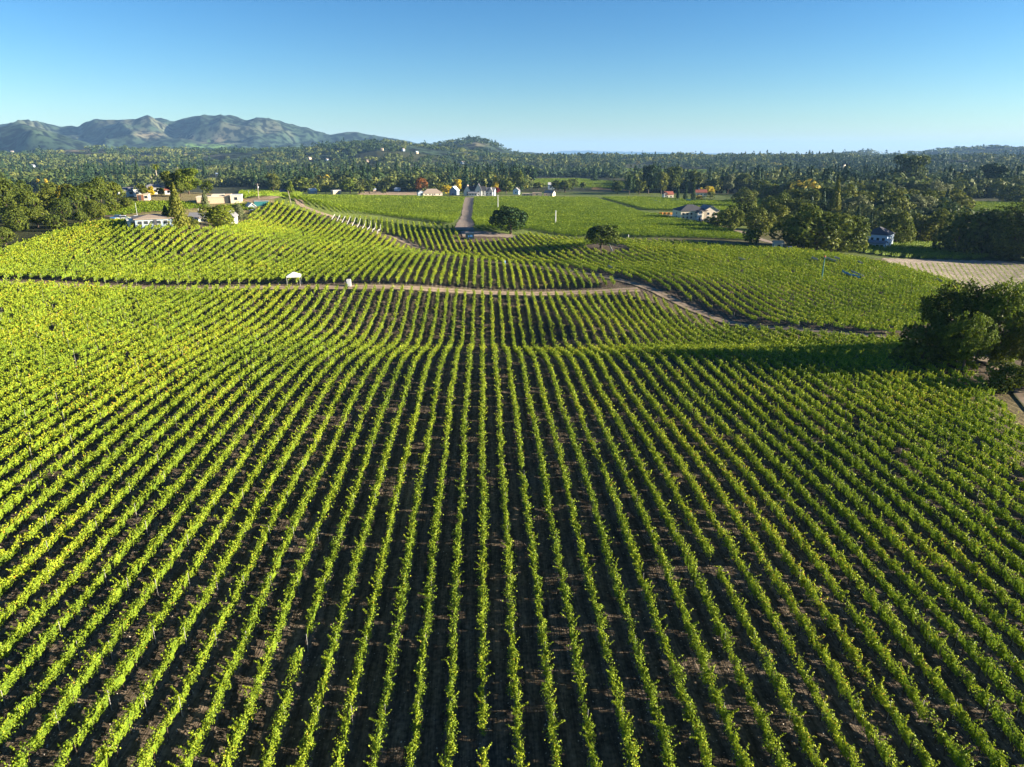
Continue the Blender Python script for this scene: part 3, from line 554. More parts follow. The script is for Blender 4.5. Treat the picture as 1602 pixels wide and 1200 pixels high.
def palm(px, py, hpx, label):
    x, y, z, d = at(px, py); h = hpx * d / FP; e = empty('palm_tree', (x, y, z), 0, label=label, cat='palm'); b = MB(); seg = 8
    for i in range(seg): b.tube((.12 * math.sin(i * .5), 0, h * .86 * i / seg), (.12 * math.sin((i + 1) * .5), 0, h * .86 * (i + 1) / seg), .28 - .01 * i, .27 - .01 * i, 7)
    b.build('trunk', M['wood'], e); V = []
    for k in range(46):
        a = random.uniform(0, 6.28); el = random.uniform(-.9, 1.2); L = random.uniform(2.2, 3.0); p = np.array([.1, 0, h * .88])
        for s_ in range(7):
            el -= .22; q = p + np.array([math.cos(a) * math.cos(el), math.sin(a) * math.cos(el), math.sin(el)]) * L / 7; sd_ = np.array([-math.sin(a), math.cos(a), 0]) * (.30 - .035 * s_)
            V += [p - sd_ - [0, 0, .1], p, q, q - sd_ * .9 - [0, 0, .1], p, p + sd_ - [0, 0, .1], q + sd_ * .9 - [0, 0, .1], q]; p = q
    me = raw_mesh('fronds', np.array(V), np.arange(len(V)).reshape(-1, 4), np.full(len(V) // 4, .35) + rng.random(len(V) // 4) * .3); link('crown', me, TREE_RAMPS['green'], e)
# --- the trees one can name
tree(799, 367, 48, 68, 'umbrella', 'pine', 'dark round-topped stone pine standing alone beside the yard at the paved lane', v=1)
tree(940, 388, 40, 78, 'round', 'oak', 'dark spreading oak alone on a bare earth patch among the vine rows', v=2)
BIG = 'big leafy oaks by the track'
tree(1440, 574, 76, 92, 'shrub', 'oak', 'low dark bushy oak at the left of the big tree clump beside the track', BIG, v=0, name='oak_tree')
tree(1488, 564, 122, 112, 'big', 'oak', 'tall dark oak in the middle of the big tree clump beside the track', BIG, v=1)
tree(1552, 570, 124, 112, 'big', 'green', 'tall lighter green tree at the right of the big clump beside the track', BIG, v=2, name='leafy_tree')
tree(1505, 586, 92, 72, 'airy', 'green', 'smaller thin-trunked tree with an airy crown in front of the big dark oak', BIG, v=1)
tree(1523, 578, 80, 60, 'airy', 'olive', 'slim tree with a bare trunk just behind the airy small tree', BIG, v=0)
tree(1570, 612, 52, 66, 'shrub', 'oak', 'dark dense bush on the dry grass right of the dusty track', None, v=1)
tree(1612, 606, 60, 60, 'shrub', 'oak', 'dark bush cut by the right picture edge beside the track', None, v=2)
tree(1596, 585, 92, 56, 'airy', 'olive', 'slender light tree at the right edge behind the dark bush', None, v=2)
tree(1640, 560, 120, 100, 'big', 'oak', 'dark oak at the far right edge behind the slender light tree', None, v=0)
tree(1594, 500, 60, 60, 'round', 'pine', 'dark tree seen between the big clump and the right edge', None, v=0)
tree(1396, 533, 16, 20, 'shrub', 'olive', 'small olive bush beside the bend of the dusty track', None, v=0)
tree(280, 356, 66, 44, 'conifer', 'olive', 'big drooping grey-green cedar in front of the hilltop ranch house', v=0)
tree(262, 352, 30, 30, 'conifer', 'pine', 'small dark cedar beside the big drooping cedar', v=1)
tree(344, 355, 36, 60, 'shrub', 'green', 'bright yellow-green rounded tree in front of the gabled hilltop house', v=1, name='leafy_tree')
tree(375, 346, 30, 26, 'shrub', 'grey', 'grey-green olive tree at the right end of the hilltop house', v=2, name='olive_tree')
tree(300, 354, 18, 24, 'shrub', 'olive', 'low garden shrub between the cedar and the yellow-green tree', v=2)
tree(322, 324, 26, 20, 'conifer', 'grey', 'small grey conifer in front of the tan stucco walls', v=2)
tree(296, 304, 40, 48, 'tall', 'green', 'yellow-green tree behind the stucco building on the hill', v=0)
tree(326, 304, 22, 26, 'round', 'oak', 'round dark tree right of the yellow-green tree on the hill', v=1)
tree(268, 303, 34, 34, 'tall', 'oak', 'dark tree between the two palms on the hill', v=2)
tree(283, 308, 26, 26, 'round', 'oak', 'dark rounded tree behind the drooping cedar top', v=2)
tree(224, 307, 20, 24, 'round', 'olive', 'olive-green tree between the two grey-roofed houses', v=0)
tree(237, 309, 18, 16, 'tall', 'yellow', 'yellowing shrub beside the small timber hut', v=1)
tree(252, 306, 14, 18, 'round', 'oak', 'small dark tree at the foot of the left palm', v=1)
palm(249, 301, 46, 'tall palm on the hill, the one further left'); palm(283, 298, 43, 'tall palm on the hill, the one further right')
tree(106, 314, 26, 38, 'round', 'yellow', 'bright yellow tree amid the dark olive wood at the left', v=0)
tree(90, 312, 14, 16, 'round', 'yellow', 'small yellow tree just left of the bright yellow one', v=2)
for px, lb in ((63, 'left'), (75, 'right')): tree(px, 300, 18, 8, 'poplar', 'yellow', f'narrow golden poplar, the {lb} one of the pair above the olive wood', v=0)
DK = 'dark oaks of the wood left of the hilltop houses'
for px, py, h, w_ in [(-25,352,66,60),(12,338,62,50),(28,362,44,46),(50,345,52,54),(78,338,44,50),(60,356,36,44),(100,346,38,44),(122,338,46,46),(140,326,42,48),(160,322,48,44),(182,318,36,40),(112,322,36,40),(150,342,30,38),(178,336,26,34),(82,318,34,38),(38,322,40,40),(5,312,44,40),(-40,330,60,60),(200,330,22,28),(10,385,34,44),(-20,392,34,44),(88,356,24,34),(128,350,22,30)]:
    tree(px, py, h, w_, 'round' if (px + py) % 3 else 'shrub', 'oak' if (px * 7 + py) % 5 < 4 else 'olive', 'dark olive-green oak in the wood at the left edge', DK, name='oak_tree')
# trees standing at the far side of the flat fields
MID = [(-1,455,309,25,12,'tall','green','small light green tree on a bare trunk beside the utility pole'),(0,428,302,30,24,'tall','olive','tall pale olive tree left of the lone light tree'),(0,472,303,28,34,'round','oak','broad dark oak left of the blue-white shed'),
 (0,510,303,16,16,'round','olive','small olive tree between the two field-edge sheds'),(0,496,302,14,10,'tall','green','light green tree right of the blue-white shed'),(0,548,303,24,26,'round','green','yellow-green tree right of the beige shed'),
 (0,562,304,14,22,'round','olive','low olive tree right of the yellow-green tree'),(0,578,303,20,18,'tall','oak','dark tree at the left end of the bare straw strip'),(0,600,303,8,10,'round','oak','low bush on the bare straw strip'),
 (0,658,302,24,20,'tall','orange','orange-brown autumn tree behind the tan ranch house'),(0,700,303,14,22,'round','yellow','golden rounded tree between the ranch house and blue barn'),(0,688,302,18,16,'round','olive','green tree left of the golden rounded tree'),
 (0,717,301,20,12,'tall','yellow','yellow-green tree behind the blue barn'),(0,725,297,15,10,'poplar','crimson','crimson tree left of the white farmhouse'),(0,765,296,17,7,'poplar','yellow','narrow golden poplar behind the farmhouse, the smaller one'),
 (0,775,300,22,11,'poplar','yellow','tall golden poplar right of the farmhouse'),(0,778,304,12,9,'round','crimson','reddish tree at the right end of the farmhouse garage'),(0,792,303,24,26,'round','oak','dark oak right of the golden poplars'),
 (0,812,300,32,26,'tall','oak','tall dark tree above the low pink walls'),(0,828,290,28,22,'tall','pine','dark tree right of the tall dark tree above the pink walls'),(0,727,303,8,12,'round','oak','dark bush against the farmhouse left end'),
 (0,842,297,12,20,'round','olive','olive tree row end by the low garden wall'),(0,870,299,18,20,'round','oak','dark tree left of the largest mid-field oak'),(0,884,301,20,26,'round','oak','largest mid-field dark oak right of the white cottage'),
 (0,896,295,16,20,'round','oak','dark oak at the right of the mid-field clump'),(0,912,296,12,12,'round','oak','small lone dark oak beside the orange strip'),(0,966,304,22,22,'round','oak','dark rounded tree left of the tall tree group'),
 (0,984,305,32,16,'tall','pine','tall dark narrow tree left of the tall tree group'),(0,1000,304,24,24,'round','olive','olive tree between the dark narrow tree and tall trees'),(0,1014,303,44,24,'tall','pine','tallest dark tree right of centre beyond the fields'),
 (0,1034,304,34,24,'tall','olive','olive-green tall tree right of the tallest dark tree'),(0,1052,302,40,26,'tall','oak','tall dark tree behind the red-roofed cottage'),(0,1060,313,22,9,'conifer','pine','small dark conifer right of the red-roofed cottage'),
 (0,1072,314,26,10,'conifer','pine','middle dark conifer of the garden group'),(0,1084,316,30,12,'conifer','pine','largest dark conifer of the garden group'),(0,1094,315,10,14,'round','yellow','yellow shrub at the foot of the garden conifers'),
 (0,1108,305,14,22,'round','yellow','yellow-green tree behind the second red-roofed house'),(0,1112,311,12,14,'round','olive','low grey-green bush right of the yellow shrub'),(0,1085,302,34,22,'tall','oak','tall dark tree behind the garden conifers'),
 (0,1118,303,26,24,'round','olive','tree right behind the second red-roofed house'),(0,1138,303,30,20,'tall','grey','grey-green tall tree at the field corner'),(0,1160,302,30,26,'tall','oak','dark tree left of the small white shed by the wood'),
 (0,1186,305,24,26,'round','oak','dark tree right of the small white shed by the wood'),(0,1210,306,26,28,'round','pine','dark tree at the wood edge behind the right field')]
for _, px, py, h, w_, k, rp, lb in MID: tree(px, py, h, w_ * (1.3 if k in ('round', 'tall') else 1), k, rp, lb)
RG = [(1121,353,22,30,'round','oak','dark oak touching the right end of the black-roofed house'),(1142,360,36,34,'round','oak','dark oak right of the black-roofed house'),(1168,352,36,36,'round','oak','dark rounded tree behind the drive, left of the olive tree'),
 (1186,368,40,42,'round','olive','olive oak over the drive right of the black-roofed house'),(1175,381,22,24,'round','oak','small round dark tree beside the drive'),(1208,362,44,40,'round','olive','olive tree behind the drive left of the pointed conifer'),
 (1228,352,44,38,'round','oak','dark oak left of the pointed conifer'),(1250,356,42,36,'round','olive','lighter oak below left of the pointed conifer'),(1240,386,46,52,'round','oak','dark oak low beside the white shed'),
 (1302,352,66,30,'conifer','olive','tall pointed conifer above the dark oaks at the right'),(1276,392,66,76,'round','oak','large dark oak left of the two-storey house'),(1312,392,58,66,'round','oak','large dark oak next to the two-storey house'),
 (1336,388,32,30,'shrub','olive','olive bush against the left of the two-storey house'),(1332,350,42,40,'round','grey','grey-green tree behind the two-storey house, left'),(1362,344,44,50,'round','olive','broad olive tree behind the two-storey house'),
 (1398,352,46,50,'round','olive','olive tree behind right of the two-storey house'),(1432,350,44,46,'round','grey','grey-green tree in the back row right of the house'),(1400,382,50,44,'round','oak','dark oak right beside the two-storey house'),
 (1436,378,44,50,'round','olive','olive oak second right of the two-storey house'),(1470,378,48,46,'round','olive','olive oak third right of the two-storey house'),(1466,346,36,44,'round','olive','olive tree above the third oak right of the house'),
 (1498,396,66,60,'round','oak','dark oak at the end of the field behind the house'),(1536,400,74,66,'round','oak','large dark oak second from the right edge behind the pale field'),(1582,406,78,74,'round','oak','large dark oak at the right edge behind the pale field'),
 (1640,408,76,80,'round','oak','dark oak cut by the right edge behind the pale field'),(1420,300,52,50,'tall','oak','very tall dark tree rising above the right woods'),(1548,305,44,40,'tall','pine','very tall dark tree rising above the far right woods'),
 (1500,310,30,34,'round','oak','dark tree left of the very tall far right tree'),(1590,318,30,40,'round','oak','dark tree at the right edge above the green field'),(1330,310,30,30,'round','olive','olive tree above the pointed conifer')]
for px, py, h, w_, k, rp, lb in RG: tree(px, py, h * 1.08, w_ * (1 if k == 'conifer' else 1.38), 'shrub' if k == 'round' else k, rp, lb, name=None if k == 'conifer' else 'oak_tree')
for i, (px, py, h) in enumerate([(140,290,36),(152,288,32),(168,290,28),(184,287,34),(200,289,33),(218,288,34),(232,291,30),(176,284,26),(308,287,30),(322,286,34),(346,288,26),(400,296,26),(545,288,34),(556,290,38),(566,287,28),(577,288,32),(592,290,36),(622,288,34),(640,286,28),(650,292,30),(768,292,30),(784,294,38),(800,293,34),(930,284,22),(1128,296,24),(1150,292,22)]):
    tree(px, py, h, h * (.40 + .12 * (i % 3)), 'conifer', 'pine', 'tall dark conifer standing above the valley woods', 'tall conifers of the valley woods', name='conifer_tree')
for i in range(11):
    px = 1212 + i * 27 + (i * 37 % 9); py = 343 - (i * 29 % 8); tree(px, py, 42 + i * 13 % 9, 58 + i * 7 % 12, 'shrub', 'olive' if i % 3 else 'oak', 'olive-green oak in the crowded belt behind the two-storey house', 'oaks of the crowded belt', name='oak_tree')
for i in range(12):
    px = 1165 + i * 27 + (i * 31 % 11); py = 325 - (i * 17 % 9); tree(px, py, 32 + i * 11 % 9, 46 + i * 7 % 12, 'shrub', ('olive', 'oak', 'grey')[i % 3], 'oak in the back of the crowded belt behind the two-storey house', 'oaks at the back of the belt', name='oak_tree')
# --- far woods: one mass
WOOD = leafmat('far_woodland_leaf', [(0, (.018, .040, .020)), (.30, (.032, .060, .022)), (.55, (.065, .092, .024)), (.8, (.14, .155, .04)), (.93, (.22, .22, .04)), (1, (.42, .30, .03))], .18, 0)
ra = 1 / 88.; rings = np.exp(np.arange(math.log(330), math.log(5400), ra)); aa = np.arange(-.72, .76, ra)
TR_, TA = np.meshgrid(rings, aa, indexing='ij'); TR_ = TR_.ravel(); TA = TA.ravel() + YAW; TR_ = TR_ * (1 + (rng.random(len(TR_)) - .5) * ra * 1.6); TA = TA + (rng.random(len(TA)) - .5) * ra * 1.6
tx = TR_ * np.sin(TA); ty = TR_ * np.cos(TA); tz = H(tx, ty); tpx, tpy, td = proj(tx, ty, tz)
lim = np.interp(tpx, [-400, 190, 200, 425, 430, 560, 830, 1000, 1240, 1250, 1320, 1330, 1700], [302, 300, 293, 293, 300, 301, 299, 302, 303, 345, 350, 372, 372])
ok = (tpy < lim) & (tpy > 150) & ((TR_ > 560) | (tpx > 1240)) & ((TR_ < 3900) | (tpx > 1150))
sp = TR_ * ra; ok &= rng.random(len(sp)) < np.clip((sp / 8.0) ** 2, .22, 1)
for f in FIELDS + [[(560,299),(690,301),(690,306),(560,306)], [(925,291),(990,294),(985,299),(925,296)]]: ok &= ~inpoly(tpx, tpy, f)
for f in [[(1478,311),(1800,311),(1800,392),(1478,392)], [(826,278),(915,277),(990,283),(990,305),(826,305)], [(975,262),(1110,264),(1110,283),(975,282)], [(1150,266),(1182,266),(1182,282),(1150,282)]]: ok &= ~inpoly(tpx, tpy, f)
for cx, cy, sx, sy in [(110,236,50,2.5),(130,242,45,2),(300,243,32,2),(220,246,32,2.4),(230,210,30,7),(300,213,26,5),(340,222,28,3),(320,230,34,3),(725,241,8,1.5),(485,250,13,2),(745,226,10,3)]: ok &= ((tpx - cx) / sx) ** 2 + ((tpy - cy) / sy) ** 2 > 1
gap = fbm(tx / 160, ty / 160, 91, 3); ok &= (gap > .40) | (tpy > 285)
for hx, hy, hr in TREE_AT: ok &= (tx - hx) ** 2 + (ty - hy) ** 2 > (hr * .7) ** 2
SPECK = [(598,236),(631,237),(652,241),(484,250),(512,252),(575,255),(560,271),(724,257),(1320,262),(340,276),(1082,273),(1190,278),(622,300),(586,302),(1152,302),(20,240),(52,262)]
SPW = [at(a, b_) for a, b_ in SPECK]
for x, y, z, d in SPW: ok &= ~((np.abs(np.arctan2(tx, ty) - math.atan2(x, y)) < 8 / FP) & (TR_ < math.hypot(x, y) + 12) & (TR_ > math.hypot(x, y) * .93))
WV = []; WT = []
def wood_trees(idx, n, smul):
    if len(idx) == 0: return
    K = len(idx); kind = hsh(np.floor(tx[idx] / 60), np.floor(ty[idx] / 60), 4) * .5 + rng.random(K) * .5; con = kind < .26
    r_ = TR_[idx]; con &= rng.random(K) < .75; hgt = np.where(con, 14 + 12 * rng.random(K), 7 + 7 * rng.random(K) + 5 * (rng.random(K) < .12)) * np.interp(r_, [400, 800, 1500, 2500], [.85, 1.3, 1.25, 1.0]); wdt = np.where(con, hgt * .38, hgt * (1.0 + .6 * rng.random(K)))
    wdt = np.maximum(wdt, r_ * np.where(con, .006, .0105)); i = np.repeat(np.arange(K), n); N = len(i)
    nl = 5; lo = rng.normal(size=(K, nl, 3)) * [.22, .22, .12]; li = rng.integers(0, nl, N); d = rng.normal(size=(N, 3)); d[:, 2] += .3; d /= np.linalg.norm(d, axis=1, keepdims=True)
    c = lo[i, li] + d * .27 * (.85 + .2 * rng.random((N, 1))); zc = .50 + c[:, 2] * 1.15
    u = rng.random(N) ** 1.2; th = rng.random(N) * 6.283; rad_ = (1 - u) * .5 + .03; cc = np.stack([rad_ * np.cos(th), rad_ * np.sin(th), u * .95 + .04], 1); cn = np.stack([np.cos(th), np.sin(th), .5 + 0 * th], 1)
    q = con[i]; cx = np.where(q, cc[:, 0], c[:, 0]); cy = np.where(q, cc[:, 1], c[:, 1]); cz = np.where(q, cc[:, 2], np.maximum(zc, .08)); Nn = np.where(q[:, None], cn, d) + rng.normal(size=(N, 3)) * .22
    ix = idx[i]; C = np.stack([tx[ix] + cx * wdt[i], ty[ix] + cy * wdt[i], tz[ix] + cz * hgt[i]], 1); s = (.85 if smul > .1 else 1) * np.sqrt(wdt * hgt)[i] * smul * np.where(q, .8, 1) * (.7 + .6 * rng.random(N))
    sp_ = hsh(np.floor(tx[idx] / 90), np.floor(ty[idx] / 90), 9); pa_ = smooth(.3, .7, fbm(tx[idx] / 150, ty[idx] / 150, 55, 3)); base = np.where(con, .05 + .22 * rng.random(K), .26 + .20 * rng.random(K) + .36 * pa_); rare = rng.random(K); base = np.where((rare < .003) & ~con, .97, np.where((rare < .02) & ~con, .86, base))
    WV.append(leaves(C, Nn, s, .9)); WT.append(np.clip(base[i] + rng.normal(size=N) * .05, 0, 1))
I = np.where(ok)[0]; rr_ = TR_[I]
wood_trees(I[rr_ < 520], 420, .12); wood_trees(I[(rr_ >= 520) & (rr_ < 750)], 220, .17); wood_trees(I[(rr_ >= 750) & (rr_ < 1300)], 140, .205); wood_trees(I[(rr_ >= 1300) & (rr_ < 2400)], 70, .27); wood_trees(I[rr_ >= 2400], 36, .34)
wv = np.concatenate(WV); print('wood trees', len(I), 'quads', len(wv) // 4)
o = link('far_woods', raw_mesh('far_woods', wv, np.arange(len(wv)).reshape(-1, 4), np.concatenate(WT)), WOOD); tag(o, 'dense mixed woodland of oaks and conifers filling the valley to the hills', 'woods', kind='stuff')
# ------------------------------------------------------------------ buildings
def wing(root, W, D, h, rh, roof, wm, rm, ox=0, oy=0, wins=(), door=None, chim=None, solar=0, ov=.45, sides=True):
    """one rectangular body: front is -y; wins are x positions as fractions of the width"""
    b = MB(); x0, x1, y0, y1 = ox - W / 2, ox + W / 2, oy - D / 2, oy + D / 2; V = [(x0,y0,-2),(x1,y0,-2),(x1,y1,-2),(x0,y1,-2),(x0,y0,h),(x1,y0,h),(x1,y1,h),(x0,y1,h)]
    F = [(0,1,5,4),(2,3,7,6)]
    if roof == 'gy': V += [(ox,y0,h+rh),(ox,y1,h+rh)]; F = [(0,1,5,8,4),(2,3,7,9,6),(1,2,6,5),(3,0,4,7)]
    elif roof == 'gx': V += [(x0,oy,h+rh),(x1,oy,h+rh)]; F = [(0,1,5,4),(2,3,7,6),(1,2,6,9,5),(3,0,4,8,7)]
    else: F += [(1,2,6,5),(3,0,4,7),(4,5,6,7)]
    b.add(V, F); b.build('wall', wm, root); r = MB(); t = .22
    def slab(P):  # four corners, thickened upwards
        Q = [(p[0], p[1], p[2] + t) for p in P]; n = len(P); r.add(list(P) + Q, [tuple(range(n))[::-1], tuple(range(n, 2 * n))] + [(i, (i + 1) % n, n + (i + 1) % n, n + i) for i in range(n)])
    if roof == 'gy':
        k = rh / (W / 2) * ov; slab([(x0-ov,y0-ov,h-k),(ox,y0-ov,h+rh),(ox,y1+ov,h+rh),(x0-ov,y1+ov,h-k)]); slab([(ox,y0-ov,h+rh+.003),(x1+ov,y0-ov,h-k),(x1+ov,y1+ov,h-k),(ox,y1+ov,h+rh+.003)])
    elif roof == 'gx':
        k = rh / (D / 2) * ov; slab([(x0-ov,y0-ov,h-k),(x1+ov,y0-ov,h-k),(x1+ov,oy,h+rh),(x0-ov,oy,h+rh)]); slab([(x0-ov,oy,h+rh+.003),(x1+ov,oy,h+rh+.003),(x1+ov,y1+ov,h-k),(x0-ov,y1+ov,h-k)])
    elif roof == 'hip':
        q = min(W, D) / 2 * .9; a = (x0 + q, oy, h + rh); c = (x1 - q, oy, h + rh) if W > D else a
        if W <= D: a = (ox, y0 + q, h + rh); c = (ox, y1 - q, h + rh)
        E_ = [(x0-ov,y0-ov,h),(x1+ov,y0-ov,h),(x1+ov,y1+ov,h),(x0-ov,y1+ov,h)]; Vh = E_ + [(p[0], p[1], p[2] + t) for p in E_] + [(a[0],a[1],a[2]+t), (c[0],c[1],c[2]+t)]
        Fh = [(3,2,1,0)] + [(i, (i+1)%4, 4+(i+1)%4, 4+i) for i in range(4)] + ([(4,5,9,8),(5,6,9),(6,7,8,9),(7,4,8)] if W > D else [(4,5,8),(5,6,9,8),(6,7,9),(7,4,8,9)]); r.add(Vh, Fh)
    else: r.box(x0 - .15, x1 + .15, y0 - .15, y1 + .15, h + .003, h + .3)
    ro = r.build('roof', rm, root)
    if chim: c = MB(); cx = ox + chim * W; c.box(cx - .5, cx + .5, oy - .4, oy + .4, h, h + rh + 1.3); c.box(cx - .6, cx + .6, oy - .5, oy + .5, h + rh + 1.303, h + rh + 1.5); c.build('chimney', M['white'], ro)
    for i in range(solar):
        s_ = MB(); cx = ox + (i - (solar - 1) / 2) * W / (solar + .5); k = rh / (D / 2); ya, yb = y0 + .15 * D, y0 + .4 * D
        za, zb = h + (ya - y0) * k + t + .06, h + (yb - y0) * k + t + .06; s_.add([(cx-W*.14,ya,za),(cx+W*.14,ya,za),(cx+W*.14,yb,zb),(cx-W*.14,yb,zb),(cx-W*.14,ya,za+.08),(cx+W*.14,ya,za+.08),(cx+W*.14,yb,zb+.08),(cx-W*.14,yb,zb+.08)], [(3,2,1,0),(4,5,6,7),(0,1,5,4),(1,2,6,5),(2,3,7,6),(3,0,4,7)]); s_.build('solar_panel', M['solar'], ro)
    hw = min(1.3, h * .42); zs = [h * .36] if h < 5 else [1.1, h * .58]
    for z0 in zs:
        for fx in wins:
            cx = ox + fx * W; f = MB(); f.box(cx - .75, cx + .75, y0 - .06, y0 + .02, z0 - .1, z0 + hw + .1); fo = f.build('window', M['white'], root); g = MB(); g.box(cx - .62, cx + .62, y0 - .09, y0 - .03, z0, z0 + hw); g.build('pane', M['glass'], fo)
        if sides:
            for sx, xx in ((-1, x0), (1, x1)): g = MB(); g.box(xx - .05, xx + .05, oy - .6, oy + .6, z0, z0 + hw); g.build('window', M['glass'], root)
    if door is not None: dd = MB(); cx = ox + door * W; dd.box(cx - .55, cx + .55, y0 - .07, y0 + .02, 0, min(2.1, h - .2)); dd.build('door', M['dark'], root)
def bld(px, py, label, yaw, wings, name='house', cat='house', group=None, pos=None, lift=0):
    x, y, z, d = pos or at(px, py); d = float(np.array([x, y, z - CZ]) @ FW); e = empty(name, (x, y, z + lift), R(yaw) - math.atan2(x, y), label=label, cat=cat, group=group); u = d / FP
    for wg in wings:
        wg = dict(wg); W = wg.pop('W') * u; D = wg.pop('D', 9); h = wg.pop('h') * u; rh = wg.pop('rh', 0) * u; ox = wg.pop('ox', 0) * u; oy = wg.pop('oy', 0)
        wing(e, W, D, h, rh, wg.pop('roof', 'gx'), wg.pop('wm', M['white']), wg.pop('rm', M['brown']), ox, oy, **wg)
    TREE_AT.append((x, y, 8)); return e
m = M
bld(743, 306, 'large white gabled farmhouse at the far end of the paved lane', -4, [dict(W=34, D=9, h=8, rh=6, rm=m['dark'], chim=-.05, wins=(-.4,-.25,.1,.4), door=0), dict(W=10, D=15, h=9, rh=9, roof='gy', ox=6, oy=-1, wins=(0,), rm=m['dark']), dict(W=9, D=14, h=8, rh=8, roof='gy', ox=-11, oy=-1, wins=(0,)), dict(W=14, D=5, h=4.5, rh=2, ox=-2, oy=-8, rm=m['grey'], wins=(-.3,0,.3))])
bld(767, 306, 'white garage wing with grey roof right of the farmhouse', -10, [dict(W=15, D=9, h=7, rh=5, rm=m['grey'], wins=(-.25,.25), wm=m['paleblue']), dict(W=6, D=12, h=7, rh=5, roof='gy', ox=2, oy=-.5, rm=m['grey'], wins=(0,))], 'garage', 'garage')
bld(711, 305, 'blue barn with pale gambrel roof left of the farmhouse', -15, [dict(W=11, D=12, h=7, rh=6, roof='gy', wm=m['blue'], rm=m['paleblue'], door=0)], 'barn', 'barn')
bld(676, 306, 'low tan-roofed ranch house at the far edge of the flat field', 8, [dict(W=30, D=12, h=4, rh=6, roof='hip', wm=m['cream'], rm=m['brown'], wins=(-.35,-.15,.1,.35), door=0), dict(W=11, D=10, h=5, rh=3.5, roof='gy', ox=-17, wm=m['paleblue'], rm=m['tan'], wins=(0,))])
bld(489, 303, 'small blue-white shed with vaulted roof at the field edge', 25, [dict(W=11, D=7, h=5, rh=3, wm=m['blue'], rm=m['white'], wins=(.2,))], 'shed', 'shed')
bld(526, 304, 'beige open shed with white flat roof at the field edge', 20, [dict(W=13, D=7, h=6, roof='flat', wm=m['tan'], rm=m['white'], door=.2)], 'shed', 'shed')
bld(444, 303, 'small dark-roofed cottage half hidden left of the blue-white shed', 10, [dict(W=10, D=7, h=4, rh=3, wm=m['cream'], rm=m['dark'], wins=(0,))], 'cottage', 'cottage')
bld(826, 307, 'low pinkish stone walls of an unroofed building beside the cottage', 0, [dict(W=18, D=8, h=4, roof='flat', wm=m['rock'], rm=m['tan'], wins=(-.3,0,.3)), dict(W=14, D=6, h=5, roof='flat', ox=14, wm=m['tan'], rm=m['tan'], wins=(0,))], 'stone_building', 'building')
bld(808, 304, 'white and blue cottage left of the low pinkish walls', -12, [dict(W=9, D=7, h=6, rh=4, roof='gy', wm=m['paleblue'], rm=m['grey'], wins=(0,))], 'cottage', 'cottage')
bld(860, 307, 'small cream cottage with arched door at the right of the pink walls', -25, [dict(W=15, D=7, h=5, rh=3.5, wm=m['cream'], rm=m['grey'], wins=(-.2,), door=.3)], 'cottage', 'cottage')
bld(862, 296, 'white cottage among the mid-field oaks', 5, [dict(W=9, D=8, h=7, rh=3, wm=m['paleblue'], rm=m['white'], wins=(-.2,.2))], 'cottage', 'cottage')
bld(1078, 343, 'black-roofed house with cream gable in the middle of the right vineyard', 22, [dict(W=42, D=15, h=14, rh=8, roof='hip', wm=m['cream'], rm=m['dark'], wins=(-.4,-.25,-.1,.1), door=.25), dict(W=24, D=13, h=14, rh=7, roof='gy', ox=28, oy=-1, wm=m['cream'], rm=m['grey'], wins=(-.2,.2)), dict(W=7, D=5, h=12, rh=3, roof='gy', ox=6, oy=-8.5, wm=m['white'], rm=m['dark'], door=0)])
bld(1045, 311, 'cream cottage with red tile roof at the end of the field drive', 20, [dict(W=13, D=8, h=7, rh=4, wm=m['cream'], rm=m['red'], wins=(-.25,.2)), dict(W=6, D=6, h=8, rh=2.5, roof='gy', ox=-6, oy=-1, wm=m['white'], rm=m['red'], wins=(0,))], 'cottage', 'cottage')
bld(1096, 307, 'yellow house with red tile roof behind the garden conifers', 10, [dict(W=17, D=8, h=6, rh=4, wm=m['cream'], rm=m['red'], wins=(-.3,0,.3), chim=-.2)])
bld(1077, 317, 'small teal hut between the garden conifers', 0, [dict(W=8, D=5, h=4.5, roof='flat', wm=m['teal'], rm=m['teal'], door=0)], 'hut', 'hut')
bld(1372, 386, 'two-storey white house with dark hipped roof and porch at the right', -14, [dict(W=34, D=12, h=20, rh=10, roof='hip', rm=m['dark'], wm=m['paleblue'], wins=(-.35,-.12,.12,.35), door=0), dict(W=32, D=5, h=9, rh=3, ox=2, oy=-8.5, rm=m['grey'], wm=m['paleblue'], wins=(-.35,-.1,.2,.4)), dict(W=14, D=9, h=14, rh=6, roof='gy', ox=-16, oy=-1, rm=m['dark'], wm=m['white'], wins=(0,))])
bld(1216, 388, 'small white shed under the dark oaks beside the drive', 10, [dict(W=12, D=6, h=8, rh=3, wm=m['cream'], rm=m['tan'], wins=(0,))], 'shed', 'shed')
bld(240, 352, 'ranch house with low grey hipped roof and blue-shaded veranda on the hill', 4, [dict(W=52, D=11, h=11, rh=5, roof='hip', wm=m['blue'], rm=m['brown'], wins=(-.38,-.22,-.05,.12,.3), door=.02), dict(W=12, D=8, h=9, rh=1, roof='flat', ox=-30, wm=m['white'], rm=m['white'], wins=(.1,))])  # white walls here; their blue shade is put into the wall colour
bld(334, 348, 'long grey-roofed house with white chimney and arched white gable on the hill', -8, [dict(W=62, D=9, h=10, rh=5, wm=m['cream'], rm=m['grey'], chim=-.28, wins=(-.4,-.2,0,.2)), dict(W=14, D=12, h=10, rh=7, roof='gy', ox=27, oy=-1, wm=m['white'], rm=m['grey'], wins=(-.25,.25)), dict(W=18, D=7, h=6, rh=4, ox=-26, oy=-7, wm=m['paleblue'], rm=m['brown'], wins=(0,))])
